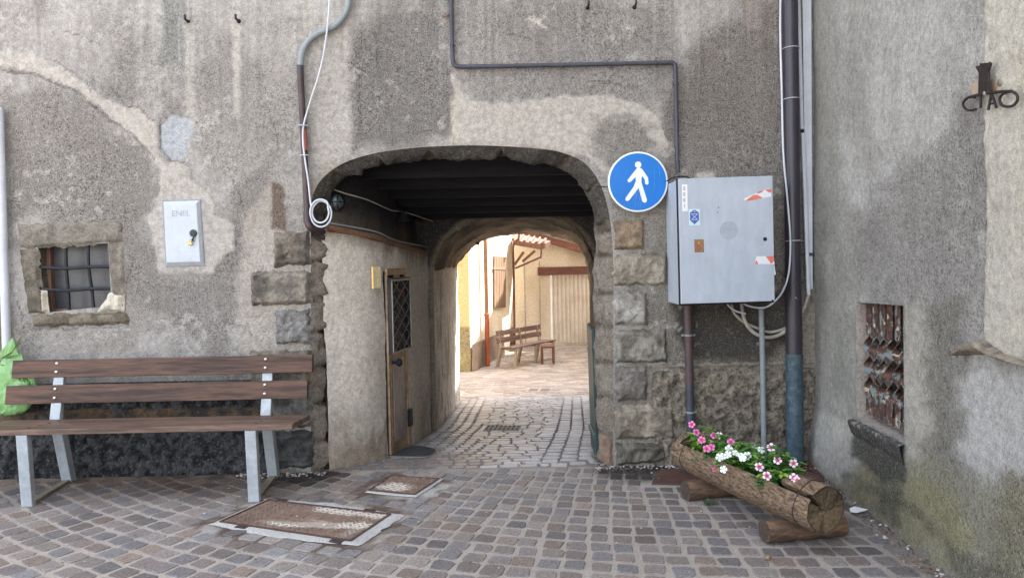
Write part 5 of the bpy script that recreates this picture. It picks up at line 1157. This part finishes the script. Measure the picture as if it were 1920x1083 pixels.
for Y in (7.4,): MB().lathe(Vector((float(wall_l(Y))+.05, Y, float(ledge_z(Y))+.01)), (0, 1, 0), [(.027, 0), (.031, .003), (.031, .03), (.027, .033)], 10).build('socket', m_rustpipe, t, smooth=True)
# caged bulkhead lamp
c_ = PY(627, 379, 5.10); t = thing('bulkhead_lamp', 'black caged bulkhead lamp just inside the arch on the left', 'lamp', tuple(c_))
b = MB(); b.lathe(c_+Vector((0, .05, 0)), (0, -1, 0), [(.06, 0), (.066, .01), (.066, .04), (.058, .05)], 24); o = b.build('base', m_blk, t, smooth=True); 
b = MB(); b.lathe(c_, (0, -1, 0), [(.054, 0), (.05, .02), (.035, .04), (.01, .048)], 20); b.build('glass', mat('smoked_glass', (96, 112, 116), (78, 92, 98), rough=.25, bump=0), t, smooth=True)
b = MB()
for dxx in (-.032, 0, .032):
    b.tube(arc(c_+Vector((dxx, -.002, 0)), (0, 0, 1), (0, -1, 0), .058*math.sqrt(1-(dxx/.07)**2), 0, math.pi, 10, .055), .0035, 6)
b.tube(arc(c_+Vector((0, -.002, 0)), (1, 0, 0), (0, -1, 0), .058, 0, math.pi, 10, .055), .0035, 6); b.build('cage', m_blk, t, smooth=True)
MB().tube(bez([PY(606, 348, 5.05), PY(645, 362, 5.12), PY(690, 375, 5.30), PY(733, 394, 5.74), PY(760, 398, 6.02), PY(812, 415, 6.66)], 6), .005, 6).build('wire', m_beigecon, thing('sagging_wire', 'thin pale wire sagging along the dark upper passage wall', 'wire', tuple(PY(700, 378, 5.6))), smooth=True)
c_ = PY(757, 405, 5.88); t = thing('hanging_bell', 'small dark bell on a scrolled iron bracket in the passage', 'bell', tuple(c_))
MB().lathe(c_+Vector((0, 0, -.04)), (0, 0, 1), [(.046, 0), (.040, .012), (.028, .03), (.022, .055), (.008, .07)], 16).build('bell', m_iron, t, smooth=True)
MB().tube(bez([c_+Vector((-.13, 0, .0)), c_+Vector((-.10, 0, .03)), c_+Vector((-.07, 0, .0)), c_+Vector((-.10, 0, -.02)), c_+Vector((-.11, 0, .02)), c_+Vector((-.04, 0, .045)), c_+Vector((.01, 0, .03))], 6), .007, 6).build('bracket', m_iron, t, smooth=True)
MB().tube([c_+Vector((-.115, .01, .02)), c_+Vector((-.118, .01, -.20))], .006, 6).build('pull_rod', m_iron, t)
# bulb in the far arch
c_ = PY(895, 452, 9.2); t = thing('bare_bulb', 'bare bulb hanging from the far arch', 'light bulb', tuple(c_)); MB().lathe(c_+Vector((0, 0, -.05)), (0, 0, 1), [(.004, 0), (.028, .012), (.032, .03), (.018, .055), (.014, .065)], 12).build('bulb', m_glass, t, smooth=True); MB().lathe(c_+Vector((0, 0, .01)), (0, 0, 1), [(.02, 0), (.02, .05), (.004, .06), (.004, .14)], 10).build('socket', m_dark, t)
# cellar door with caged hatch
def fr(px0, px1):   # frame along wall between two photo columns
    a = PL(px0, 700); c_ = PL(px1, 700); return a, c_
a = PL(723, 700); c_ = PL(759, 700); a.z = c_.z = 0; du = (c_-a).normalized(); nn = Vector((du.y, -du.x, 0)); Ld = (c_-a).length
dz0 = float(gz(a.y))+.02; 
def DP(u, z, out=.0): return a+du*u+nn*out+Vector((0, 0, z))
ztop = HIT(740, 508, a, nn).z; zmid = HIT(745, 656, a, nn).z
t = thing('cellar_door', 'low brown metal door in the left passage wall with a brass edged frame', 'door', tuple(DP(0, dz0)))
m_door = mat('bronze_sheet', (172, 162, 156), (132, 122, 120), rough=.38, metal=.25, vs=4, fine=.05, fs=20, bump=.05); m_dfr = mat('brassy_frame', (184, 156, 124), (120, 98, 80), rough=.4, metal=.3, vs=8, fine=.06, bump=.05)
def dbox(u0, u1, z0, z1, o0, o1): 
    return MB().hexa([DP(u0, z0, o1), DP(u1, z0, o1), DP(u1, z0, o0), DP(u0, z0, o0), DP(u0, z1, o1), DP(u1, z1, o1), DP(u1, z1, o0), DP(u0, z1, o0)])
dbox(0, Ld, dz0-.03, ztop, -.03, .012).build('frame_board', m_dark, t); 
dbox(0.0, .03, dz0, ztop, .012, .03).build('frame_post', m_dfr, t, bevel=.003); dbox(Ld-.03, Ld, dz0-.02, ztop, .012, .03).build('frame_post', m_dfr, t, bevel=.003)
dbox(0, Ld, ztop-.03, ztop+.02, .012, .035).build('frame_head', m_dfr, t, bevel=.003); dbox(0.03, Ld-.03, ztop-.09, ztop-.05, .012, .04).build('frame_head', m_dfr, t, bevel=.003)
lf = dbox(.045, Ld-.045, dz0-.05, zmid-.01, .012, .026).build('leaf', m_dfr, t, bevel=.003); dbox(.085, Ld-.085, dz0+.08, zmid-.06, .026, .030).build('panel', m_door, lf, bevel=.002)
kp = DP(.07, HIT(737, 676, a, nn).z, .03); MB().lathe(kp, nn, [(.014, 0), (.010, .02), (.012, .03), (.030, .045), (.033, .06), (.022, .075), (.004, .08)], 16).build('knob', m_iron, t, smooth=True)
hz = HIT(764, 780, a, nn).z; dbox(Ld-.03, Ld+.03, hz-.07, hz+.07, .02, .05).build('hinge', m_blk, t, bevel=.003)
t2 = thing('window_cage', 'black box cage with diamond lattice over the hatch of the passage door', 'window guard', tuple(DP(0, zmid)))
hz0, hz1 = zmid-.0, HIT(745, 522, a, nn).z; dep = .035
dbox(.0, .012, hz0, hz1, .03, dep+.03).build('side_plate', m_blk, t2); dbox(Ld-.012, Ld, hz0, hz1, .03, dep+.03).build('side_plate', m_blk, t2)
dbox(.0, Ld, hz1, hz1+.01, .03, dep+.03).build('top_plate', m_blk, t2); dbox(0.012, Ld-.012, hz0+.01, hz1, .036, .04).build('back_glass', mat('dark_glass', (30, 32, 36), (60, 54, 46), rough=.2, vs=5, bump=0), t2)
m_cfr = mat('pale_cage_frame', (176, 168, 156), (150, 140, 128), rough=.5)
for (u0, u1, z0, z1) in ((0, .014, hz0, hz1), (Ld-.014, Ld, hz0, hz1), (0, Ld, hz0, hz0+.014), (0, Ld, hz1-.014, hz1)): dbox(u0, u1, z0, z1, dep+.03, dep+.036).build('frame_strip', m_cfr, t2)
b = MB(); nk = 5; hh = (hz1-hz0)/nk
for k in range(nk):
    for s_ in (0, 1):
        for half in (0, 1):
            u0, u1 = (.02, Ld/2) if half == 0 else (Ld/2, Ld-.02)
            z0 = hz0+k*hh; z1 = z0+hh
            if s_ ^ half: z0, z1 = z1, z0
            b.bar(DP(u0, z0, dep+.028), DP(u1, z1, dep+.028), .007, .007, up=nn)
b.build('lattice', mat('dark_lattice', (92, 96, 102), None, rough=.5, metal=.2, bump=0), t2)
rp = DP(Ld*.78, hz1-.12, dep-.01); MB().lathe(rp, nn, [(.022, 0), (.03, .008), (.016, .02), (.003, .024)], 7).build('red_ribbon', mat('red_cloth', (168, 36, 36), None, rough=.7), thing('red_bow', 'small red decoration inside the lattice cage', 'decoration', tuple(rp)), smooth=True)
# plate on the passage wall, reflected yard light painted into its pale colour
q = [PL(692, 500), PL(707, 500), PL(708, 541), PL(693, 541)]; base_ = q[0]; du2 = (q[1]-q[0]); du2.z = 0; du2.normalize(); n2 = Vector((du2.y, -du2.x, 0))
t = thing('wall_plate', 'narrow gold plate on the passage wall left of the door, yard glow painted in as cream', 'wall plate', tuple(q[3])); w2 = .10
b = MB(); b.hexa([q[3], q[3]+du2*w2, q[3]+du2*w2-n2*.01, q[3]-n2*.01, q[0], q[0]+du2*w2, q[0]+du2*w2-n2*.01, q[0]-n2*.01]); b.v = [tuple(Vector(v)+n2*.03) for v in b.v]; pl_ = b.build('plate', mat('yard_glow_plate', (252, 236, 200), (246, 222, 170), rough=.4, vs=9, bump=.05), t, bevel=.002)
b = MB(); b.bar(q[3]+n2*.033-Vector((0, 0, .002)), q[0]+n2*.033, .008, .008); b.build('edge_strip', m_brass, t)
# green gate leaf folded against the right jamb
t = thing('gate_leaf', 'narrow green painted gate leaf folded against the right side of the passage', 'gate', (.62, 5.1, float(gz(5.1))))
m_gate = mat('dark_green_paint', (34, 58, 56), (60, 88, 84), rough=.45, vs=12, bump=.15, stretch=(6, 6, .6))
g0, g1 = PY(1121, 874, 5.14), PY(1111, 860, 5.8); g0.z = float(gz(5.14))+.02; g1.z = float(gz(5.95))+.02; zt_ = .93
for k in range(5):
    p = g0.lerp(g1, k/5+.005); q_ = g0.lerp(g1, (k+1)/5-.005); MB().hexa([p+Vector((-.012, 0, 0)), p+Vector((.012, 0, 0)), q_+Vector((.012, 0, 0)), q_+Vector((-.012, 0, 0)), Vector((p.x-.03, p.y, zt_)), Vector((p.x-.006, p.y, zt_)), Vector((q_.x-.006, q_.y, zt_-.02)), Vector((q_.x-.03, q_.y, zt_-.02))]).build('board', m_gate, t, bevel=.003)
for z_ in (.15, .78): MB().bar(g0+Vector((.0, .01, z_)), g1+Vector((.0, 0, z_)), .06, .03, up=(0, 0, 1)).build('rail', m_gate, t)
# brick corner pad
rockblock('brick_patch', ((1124, 812), (1150, 822), (1150, 884), (1124, 860)), .01, m_stone, house, (146, 124, 106), (122, 102, 88), 501, Y=WD+.0, amp=.004, sp=.1)
# ================================================================ PLANTER
Nn = Vector((1.475, 3.36, .215)); Ff = Vector((1.075, 4.42, .225)); ax = (Nn-Ff); LL = ax.length; ax.normalize()
rx_ = ax.cross(Vector((0, 0, 1))).normalized(); ux_ = rx_.cross(ax).normalized(); RL = .118
pt = thing('log_planter', 'hollowed log planter lying on two short logs in the corner', 'planter', (Ff.x, Ff.y, 0))
def lp(s, a, r): # s along from far end; a angle from up, positive toward viewer-left side
    p = Ff+ax*s; return p+rx_*math.sin(a)*r+ux_*math.cos(a)*r
def rad(s, a): return RL*(1+.05*(float(fbm(np.array(s*3.), np.array(math.cos(a)*1.6+5), 510, 3))-.5)*2+.035*(float(fbm(np.array(s*1.2), np.array(a*9.), 515, 3))-.5)*2+.02*math.sin(s*3))
V, Fc = [], []
cut = math.radians(52); s0, s1 = .0, LL-.22; nS = 40; nA = 44; ri = .088
rows = []
for i in range(nS+1):
    s = s0+(s1-s0)*i/nS; row = []
    for k in range(nA+1):
        a = cut+(2*math.pi-2*cut)*k/nA; row.append(lp(s, a, rad(s, a)))
    for k in range(nA+1):
        a = 2*math.pi-cut-(2*math.pi-2*cut)*k/nA; rr_ = ri*(1.0); row.append(lp(s, a, rr_) if True else 0)
    rows.append(row)
m_ = len(rows[0])
for row in rows: V += row
for i in range(nS):
    for k in range(m_): Fc.append((i*m_+k, i*m_+(k+1) % m_, (i+1)*m_+(k+1) % m_, (i+1)*m_+k))
for i in (0, nS):
    for k in range(nA):
        a, b_, c_, d_ = i*m_+k, i*m_+k+1, i*m_+m_-2-k, i*m_+m_-1-k; Fc.append((a, b_, c_, d_) if i else (d_, c_, b_, a))
raw('trough', V, Fc, m_log, pt, smooth=True, ang=45)
def solid(sA, sB, name, notch=True, n=14, rs=1.0):
    V, Fc = [], []; K = 60
    for i in range(n+1):
        s = sA+(sB-sA)*i/n
        for k in range(K):
            a = 2*math.pi*k/K; r = rad(s, a)*rs
            if i == n: r *= .985
            da = abs(((a-math.radians(50)+math.pi) % (2*math.pi))-math.pi)
            if notch and da < math.radians(7): r *= (.30 if da < math.radians(3.5) else .98)
            V.append(lp(s, a, r))
    for i in range(n):
        for k in range(K): Fc.append((i*K+k, (i+1)*K+k, (i+1)*K+(k+1) % K, i*K+(k+1) % K))
    Fc.append(tuple(range(K)))
    o = raw(name, V, Fc, m_log, pt, smooth=True, ang=45)
    # end grain disc: rings of real relief
    V2, F2, C2 = [], [], []; NR = 26
    for j in range(NR):
        t = 1-j/NR
        for k in range(K):
            a = 2*math.pi*k/K; r = rad(sB, a)*rs*.985*t; da = abs(((a-math.radians(50)+math.pi) % (2*math.pi))-math.pi)
            nn_ = math.sin(t*RL*2*math.pi/.0085+2*float(vn(np.array(math.cos(a)*2+4), np.array(math.sin(a)*2+4), 3)))
            cr = float(fbm(np.array(a*5.), np.array(t*1.2), 520, 3))
            dz = -.002+.0012*nn_-.006*(cr > .66)-(.03 if (notch and da < math.radians(4.5)/max(t, .25)*.8 and t > .28) else 0)
            V2.append(lp(sB+dz, a, r))
            cc = lin((134, 112, 86))*(.8+.14*nn_)*(.6 if cr > .64 else 1)*(1-.45*(t > .9))*(1 if math.cos(a) < .1 else .62)
            if dz < -.02: cc = cc*.15
            C2.append(tuple(cc)+(1,))
    for j in range(NR-1):
        for k in range(K): F2.append((j*K+k, j*K+(k+1) % K, (j+1)*K+(k+1) % K, (j+1)*K+k))
    F2.append(tuple((NR-1)*K+k for k in range(K)))
    raw(name+'_face', V2, F2, mat(name+'_end_wood', (0, 0, 0), None, attr=True, rough=.9, fine=.3, fs=60, bump=.5, bs=50), o, cols=C2, smooth=True, ang=0)
solid(LL-.22, LL, 'log_end')
solid(.0, .045, 'far_stop', notch=False, n=3, rs=.93)
def wireband(s, tilt_=.0):
    P = [lp(s+.012*math.sin(a*2), a, rad(s, a)+.002) for a in np.linspace(0, 2*math.pi, 49)]; MB().tube(P, .0022, 6, cap=False).build('wire_band', m_wire, pt, smooth=True)
wireband(.10); wireband(LL-.09)
V = []; nU, nV_ = 26, 8
for i in range(nU):
    for j in range(nV_):
        s = .05+(LL-.28)*i/(nU-1); u = (j/(nV_-1)-.5)*2; p = Ff+ax*s+rx_*u*.082+ux_*(.015+(float(fbm(np.array(s*20), np.array(u*3.), 530, 3))-.5)*.03); V.append(p)
raw('soil', V, gridfaces(nV_, nU).tolist(), m_soil, pt, smooth=True, ang=0)
def supp(label, P, Q, r, seed):
    t = thing('support_log', label, 'log', (P.x, P.y, 0), 'short logs carrying the planter'); d = (Q-P).normalized(); u = d.cross(Vector((0, 0, 1))).normalized(); v = u.cross(d); V = []; K = 28; n = 10
    for i in range(n+1):
        for k in range(K):
            a = 2*math.pi*k/K; rr_ = r*(1+.10*(float(fbm(np.array(i*.3), np.array(math.cos(a)*2+seed), seed, 3))-.5)*2); V.append(P.lerp(Q, i/n)+(u*math.cos(a)+v*math.sin(a))*rr_)
    Fc = [(i*K+k, i*K+(k+1) % K, (i+1)*K+(k+1) % K, (i+1)*K+k) for i in range(n) for k in range(K)]+[tuple(range(n*K, n*K+K))]
    b = raw('bark_body', V, Fc, mat('support_wood', (128, 100, 78), (84, 64, 52), rough=.9, vs=3, fine=.3, fs=5, bump=.7, bs=6, bd=.01, stretch=(2, 9, 9)) if 'support_wood' not in bpy.data.materials else bpy.data.materials['support_wood'], t, smooth=True, ang=45)
    raw('cut_face', [tuple(V[k]-d*.001) for k in range(K)], [tuple(range(K))[::-1]], mat('dark_end', (62, 50, 44), (86, 72, 60), rough=.95, vs=30, bump=.5, bs=40) if 'dark_end' not in bpy.data.materials else bpy.data.materials['dark_end'], t)
supp('short support log under the near end of the planter', Vector((1.235, 3.52, .058)), Vector((1.66, 3.60, .058)), .057, 541)
supp('short support log under the far end of the planter', Vector((1.0, 4.17, .058)), Vector((1.36, 4.27, .058)), .058, 547)
# ---- flowers
def leafmat():
    m, n, b, N, L = _nodes('leaf_green'); a = N('ShaderNodeAttribute'); a.attribute_name = 'Col'; L(a.outputs['Color'], b.inputs['Base Color']); b.inputs['Roughness'].default_value = .4; b.inputs['Specular IOR Level'].default_value = .5; return m
m_leaf = leafmat(); m_pet = mat('pink_petal', (226, 140, 190), None, attr=True, rough=.6, fine=.05, bump=0)
LG = [(52, 102, 44), (68, 122, 50), (94, 146, 58), (146, 170, 70), (40, 84, 40), (74, 118, 48)]
def leaf(b, p, d, nrm, L_, w_, col):
    s = d.cross(nrm).normalized(); P = []
    for t, ww in ((0, .06), (.3, .8), (.6, 1), (.85, .6), (1, .05)):
        c_ = p+d*L_*t-nrm*L_*.35*t*t
        P.append([c_-s*w_*ww*.5+nrm*w_*.12, c_-nrm*0, c_+s*w_*ww*.5+nrm*w_*.12])
    V = [x for r_ in P for x in r_]; Fq = []
    for i in range(4):
        for k in range(2): Fq.append((i*3+k, i*3+k+1, (i+1)*3+k+1, (i+1)*3+k))
    b.add(V, Fq, col)
def flower(root, px, py, Y, kind, rr):
    c_ = PY(px, py, Y); r = {'p': .021, 'w': .021, 's': .014, 'q': .022}.get(kind, .02)*rr.uniform(.95, 1.15)
    n = (Vector((0, 0, EYE))-c_).normalized(); n = (n+Vector((rr.uniform(-.5, .5), rr.uniform(-.3, .3), rr.uniform(.0, .6)))).normalized(); u = n.orthogonal().normalized(); v = n.cross(u); a0 = rr.uniform(0, 6)
    edge = {'p': (226, 132, 182), 's': (206, 96, 150), 'w': (236, 240, 236), 'q': (240, 214, 226)}[kind]; core = {'p': (196, 40, 110), 's': (180, 40, 100), 'w': (226, 234, 214), 'q': (190, 50, 110)}[kind]
    V, Fq, C = [c_], [], [tuple(lin(core))+(1,)]
    for k in range(5):
        a = a0+k*2*math.pi/5; i0 = len(V)
        for (rr_, da, h, cc) in ((.28, -.5, 0, core), (.28, .5, 0, core), (.75, -.56, .10, edge), (.75, .50, .05, edge), (1.0, -.30, .02, edge), (1.0, .32, -.02, edge)):
            V.append(c_+(u*math.cos(a+da)+v*math.sin(a+da))*r*rr_+n*r*h*1.2); C.append(tuple(lin(cc))+(1,))
        Fq += [(0, i0, i0+1), (i0, i0+2, i0+3, i0+1), (i0+2, i0+4, i0+5, i0+3)]
    o = raw('flower', V, Fq, m_pet, root, cols=C)
    return c_
def plant(label, base_px, fl, hgt, spread, nleaf, seed, cols):
    rr = random.Random(seed); s = base_px; base = Ff+ax*s+Vector((0, 0, .02))
    t = thing('flowering_plant', label, 'flowers', tuple(base), 'periwinkle plants in the log planter'); b = MB(); st_ = MB()
    tips = []
    for k in range(nleaf):
        a = rr.uniform(0, 2*math.pi); rho = spread*math.sqrt(rr.random()); h = hgt*(rr.uniform(.05, 1)**.7)*(1-.45*(rho/spread)**2)
        c_ = base+ax*(rho*math.cos(a)*1.25)+rx_*(rho*math.sin(a))+Vector((0, 0, h))
        for j in range(4):
            aa = rr.uniform(0, 6.28); d = Vector((math.cos(aa), math.sin(aa), rr.uniform(-.1, .75))).normalized(); nr = d.cross(Vector((-math.sin(aa), math.cos(aa), 0))).normalized()
            if nr.z < 0: nr = -nr
            g = lin(LG[rr.choice(cols)])*rr.uniform(.8, 1.3); leaf(b, c_, d, nr, rr.uniform(.038, .062), rr.uniform(.017, .026), tuple(g)+(1,))
        if k % 4 == 0: st_.tube([base+(c_-base)*.15+Vector((0, 0, -.02)), base.lerp(c_, .6)+Vector((0, 0, .0)), c_], .0022, 5)
    b.build('foliage', m_leaf, t); 
    for (x, y, Y, k) in fl:
        c_ = flower(t, x, y, Y, k, rr); st_.tube([base.lerp(c_, .35), base.lerp(c_, .75)-Vector((0, 0, .01)), c_-Vector((0, -.004, .002))], .0015, 5)
    st_.build('stems', mat('stem_green', (96, 110, 60), None, bump=0) if 'stem_green' not in bpy.data.materials else bpy.data.materials['stem_green'], t)
f3 = lambda x, y: (1200+x/3.352, 760+y/3.352)
def FL(L_): return [(f3(x, y)[0], f3(x, y)[1], Y, k) for x, y, Y, k in L_]
plant('pink periwinkle at the far end of the log planter', .22, FL([(325, 118, 4.22, 'p'), (355, 168, 4.16, 'p'), (395, 190, 4.19, 's'), (388, 215, 4.10, 'p'), (465, 187, 4.16, 'p'), (420, 270, 4.02, 'p'), (448, 262, 4.04, 'p'), (452, 236, 4.08, 's'), (572, 230, 4.09, 'p'), (498, 188, 4.18, 'w')]), .19, .085, 60, 1, (1, 2, 3, 3, 5))
plant('second pink periwinkle beside the first, leaning over the planter rim', .34, FL([(470, 400, 3.97, 's')]), .15, .08, 44, 5, (0, 1, 2, 5, 4))
plant('white periwinkle in the middle of the log planter', .52, FL([(560, 272, 3.93, 'w'), (500, 325, 3.78, 'w'), (520, 318, 3.80, 'w'), (552, 307, 3.84, 'w'), (600, 297, 3.86, 'w'), (638, 318, 3.80, 'w'), (675, 314, 3.83, 'w'), (525, 400, 3.76, 'w'), (730, 271, 3.93, 'w'), (762, 278, 3.90, 'w'), (645, 328, 3.78, 'w')]), .16, .105, 84, 2, (0, 1, 2, 5, 3))
plant('blush pink periwinkle with dark eyes at the near end of the planter', .80, FL([(865, 343, 3.58, 'q'), (750, 385, 3.62, 'q'), (965, 362, 3.62, 'q'), (798, 440, 3.50, 'q'), (968, 452, 3.50, 'q'), (990, 472, 3.48, 'q'), (825, 262, 3.84, 'q')]), .20, .105, 110, 3, (0, 0, 1, 2, 4, 3))
# weed by the near side of the planter, between joints
w0 = GR(1328, 948); t = thing('weed', 'tiny green weed growing from a joint below the planter', 'weed', tuple(w0)); b = MB(); rr = random.Random(9)
for k in range(34):
    a = rr.uniform(0, 6.28); d = Vector((math.cos(a), math.sin(a), rr.uniform(.3, 1.4))).normalized(); nr = d.cross(Vector((-math.sin(a), math.cos(a), 0))).normalized(); leaf(b, w0+Vector((rr.uniform(-.02, .02), rr.uniform(-.02, .02), rr.uniform(0, .03))), d, nr, .03, .007, tuple(lin((70, 96, 60)))+(1,))
b.build('foliage', m_leaf, t)
# dry leaves and grit in the corner
b = MB(); rr = random.Random(12)
for k in range(520):
    if k < 300: x = rr.uniform(1.15, 2.05); y = 4.86-abs(rr.gauss(0, .07)); 
    elif k < 420: y = rr.uniform(3.0, 4.8); x = float(wall_r(y))-.03-abs(rr.gauss(0, .06))
    else: x = 1.93+rr.gauss(0, .09); y = 4.72+rr.gauss(0, .07)
    z = .014+rr.random()*.03*(1 if k >= 420 or k < 300 else .2); a = rr.uniform(0, 6.28); d = Vector((math.cos(a), math.sin(a), rr.uniform(-.3, .5))).normalized(); nr = d.cross(Vector((-math.sin(a), math.cos(a), 0))).normalized()
    c_ = rr.choice([(96, 62, 48), (120, 86, 62), (70, 52, 44), (150, 128, 100), (84, 70, 60)]); leaf(b, Vector((x, y, z)), d, nr, rr.uniform(.012, .035), rr.uniform(.006, .015), tuple(lin(c_))+(1,))
o = b.build('leaf_litter', mat('dry_leaf', (0, 0, 0), None, attr=True, rough=.9, fine=.1, bump=0)); o['kind'] = 'stuff'
b = MB()
for k in range(700):
    if k < 200: x = rr.uniform(-1.9, -1.3); y = 4.86-abs(rr.gauss(0, .05))
    elif k < 330: x = rr.uniform(.55, 1.1); y = 4.86-abs(rr.gauss(0, .05))
    elif k < 430: y = rr.uniform(2.9, 4.8); x = float(wall_r(y))-.02-abs(rr.gauss(0, .05))
    elif k < 520: x = .62+abs(rr.gauss(0, .06)); y = rr.uniform(4.9, 5.25); x -= .06
    else: x = rr.uniform(-3.5, 1.9); y = rr.uniform(3.0, 4.85)
    s = rr.uniform(.002, .006)*(1 if k > 520 else 1.6); z = float(gz(y))+.010; P = [Vector((x+math.cos(i*1.57+.3)*s*rr.uniform(.6, 1.3), y+math.sin(i*1.57+.3)*s*rr.uniform(.6, 1.3), z)) for i in range(4)]
    top = [p+Vector((0, 0, s*rr.uniform(.4, .9))) for p in P]; c_ = rr.choice([(170, 164, 156), (120, 110, 100), (200, 196, 190), (96, 86, 78)]); b.hexa(P+top, tuple(lin(c_))+(1,))
o = b.build('grit', m_joint); o['kind'] = 'stuff'
# white scrap of paper, snail shell
p = GR(1608, 962); t = thing('paper_scrap', 'white torn scrap lying on the setts by the mossy wall', 'litter', tuple(p)); b = MB(); b.prism([p+Vector((-.045, -.01, .014)), p+Vector((-.02, -.03, .014)), p+Vector((.06, .0, .02)), p+Vector((-.005, .025, .03)), p+Vector((-.035, .02, .022))], (0, 0, .002)); b.build('paper', m_lab, t)
p = GR(1440, 1051); t = thing('snail_shell', 'small ochre snail shell in a joint near the front edge', 'snail shell', tuple(p))
MB().tube([p+Vector((math.cos(a)*r_, math.sin(a)*r_, .016+h)) for a, r_, h in [(i*.5, .012*(1-i/26), i*.0006) for i in range(24)]], [.009*(1-i/28) for i in range(24)], 8).build('shell', mat('snail_ochre', (170, 140, 96), (110, 86, 60), vs=60), t, smooth=True)
# ================================================================ GREEN BAG
bm_ = bmesh.new(); bmesh.ops.create_icosphere(bm_, subdivisions=5, radius=1); V = []
for v in bm_.verts:
    x, y, z = v.co; n = float(fbm(np.array(x*2.2+4), np.array(z*2.6+y), 601, 5))-.5; n2 = abs(float(fbm(np.array(x*4.5+y*2+z), np.array(z*1.3-x), 607, 4))-.5)*-2+.25; n = n+.5*(abs(float(fbm(np.array(x*3-z*2), np.array(z*3+y), 609, 3))-.5)*-2+.3)
    tz = (z+1)/2; wx = .205*(.95-.42*tz**1.5)*(1+n*.4+n2*.3); wy = .055*(1.15-.7*tz)*(1+n*.9+n2*1.3)
    V.append((-3.40+x*wx+.02*tz, 4.785+y*wy*.7+.02*n2, .455+tz*.42+(.05*x if tz > .85 else 0)+n2*.02-(1-tz)**3*.0+(.03*n if tz < .2 else 0)))
Fc = [tuple(q.index for q in f.verts) for f in bm_.faces]; bm_.free()
t = thing('carrier_bag', 'crumpled light green carrier bag hanging behind the left end of the bench', 'bag', (-3.43, 4.74, .9))
mbag, n, b_, N, L = _nodes('green_plastic'); b_.inputs['Base Color'].default_value = c4((124, 168, 104)); b_.inputs['Roughness'].default_value = .35; tcb = N('ShaderNodeTexCoord').outputs['Object']; L(bump_n(n, L, noise_n(n, L, tcb, 9, 5, .6, (1, 1, .5)), .7, .05), b_.inputs['Normal']); b_.inputs['Subsurface Weight'].default_value = .1
raw('bag_body', V, Fc, mbag, t, smooth=True, ang=0)
b = MB(); b.prism([(-3.40, 4.72, .86), (-3.33, 4.73, .90), (-3.27, 4.74, 1.00), (-3.30, 4.745, .94), (-3.36, 4.745, .85)], (0, .012, 0)); b.prism([(-3.44, 4.72, .85), (-3.37, 4.73, .94), (-3.33, 4.74, .99), (-3.30, 4.745, .88)], (0, .01, 0)); b.build('handle', mbag, t, smooth=True)
# ================================================================ CIAO sign
cq = lambda x, y, o=.04: RW(1400+x/2.256, y/2.256, o)
t = thing('welcome_sign', 'wrought iron greeting with a small castle tower above its letters on the cream wall edge', 'sign', tuple(cq(1010, 420)))
m_ci = mat('dark_wrought_iron', (40, 36, 38), (62, 50, 46), rough=.6, metal=.3, vs=30, bump=.2)
def rod(pts, r=.0052, nm='letter', cl_=True): MB().tube(bez([cq(x, y) for x, y in pts], 6), r, 7).build(nm, m_ci, t, smooth=True)
rod([(966, 412), (945, 410), (925, 422), (915, 442), (925, 460), (945, 467), (970, 463)])
MB().tube([cq(990, 403), cq(990, 458)], .0052, 7).build('letter', m_ci, t, smooth=True)
b = MB(); b.tube([cq(1022, 466), cq(1036, 398)], .0052, 7); b.tube([cq(1036, 398), cq(1057, 456)], .0052, 7); b.tube([cq(1028, 440), cq(1050, 436)], .0045, 7); b.build('letter', m_ci, t, smooth=True)
rod([(1095, 392), (1120, 387), (1142, 400), (1145, 425), (1128, 446), (1100, 452), (1078, 442), (1070, 420), (1082, 400), (1108, 388)])
MB().tube(bez([cq(945, 412), cq(985, 400), cq(1040, 392), (cq(1085, 388)), cq(1118, 387)], 5), .006, 7).build('crossbar', m_ci, t, smooth=True)
nR_ = Vector((-1, .095, 0)).normalized()
tw = [(988, 400), (1034, 396), (1030, 300), (1040, 270), (1032, 262), (1026, 282), (1022, 266), (1012, 266), (1012, 286), (1006, 286), (1004, 268), (994, 268), (996, 290), (986, 278), (976, 282), (990, 308)]
MB().prism([cq(x, y, .045) for x, y in tw], nR_*.008).build('tower', m_ci, t)
b = MB(); b.prism([cq(978, 350, .0), cq(1088, 332, .0), cq(1090, 388, .0), cq(980, 400, .0)], nR_*.024); b.build('back_plate', mat('pale_back_plate', (170, 152, 128), (140, 96, 72), vs=30, lo=.5, hi=.7), t)
MB().lathe(cq(1073, 349, .022), nR_, [(.013, 0), (.013, .004), (.005, .007)], 14).build('screw', m_bolt, t, smooth=True); MB().lathe(cq(1010, 395, .05), nR_, [(.008, 0), (.008, .006), (.003, .009)], 10).build('screw', m_bolt, t, smooth=True)
print('objects', len(bpy.data.objects))
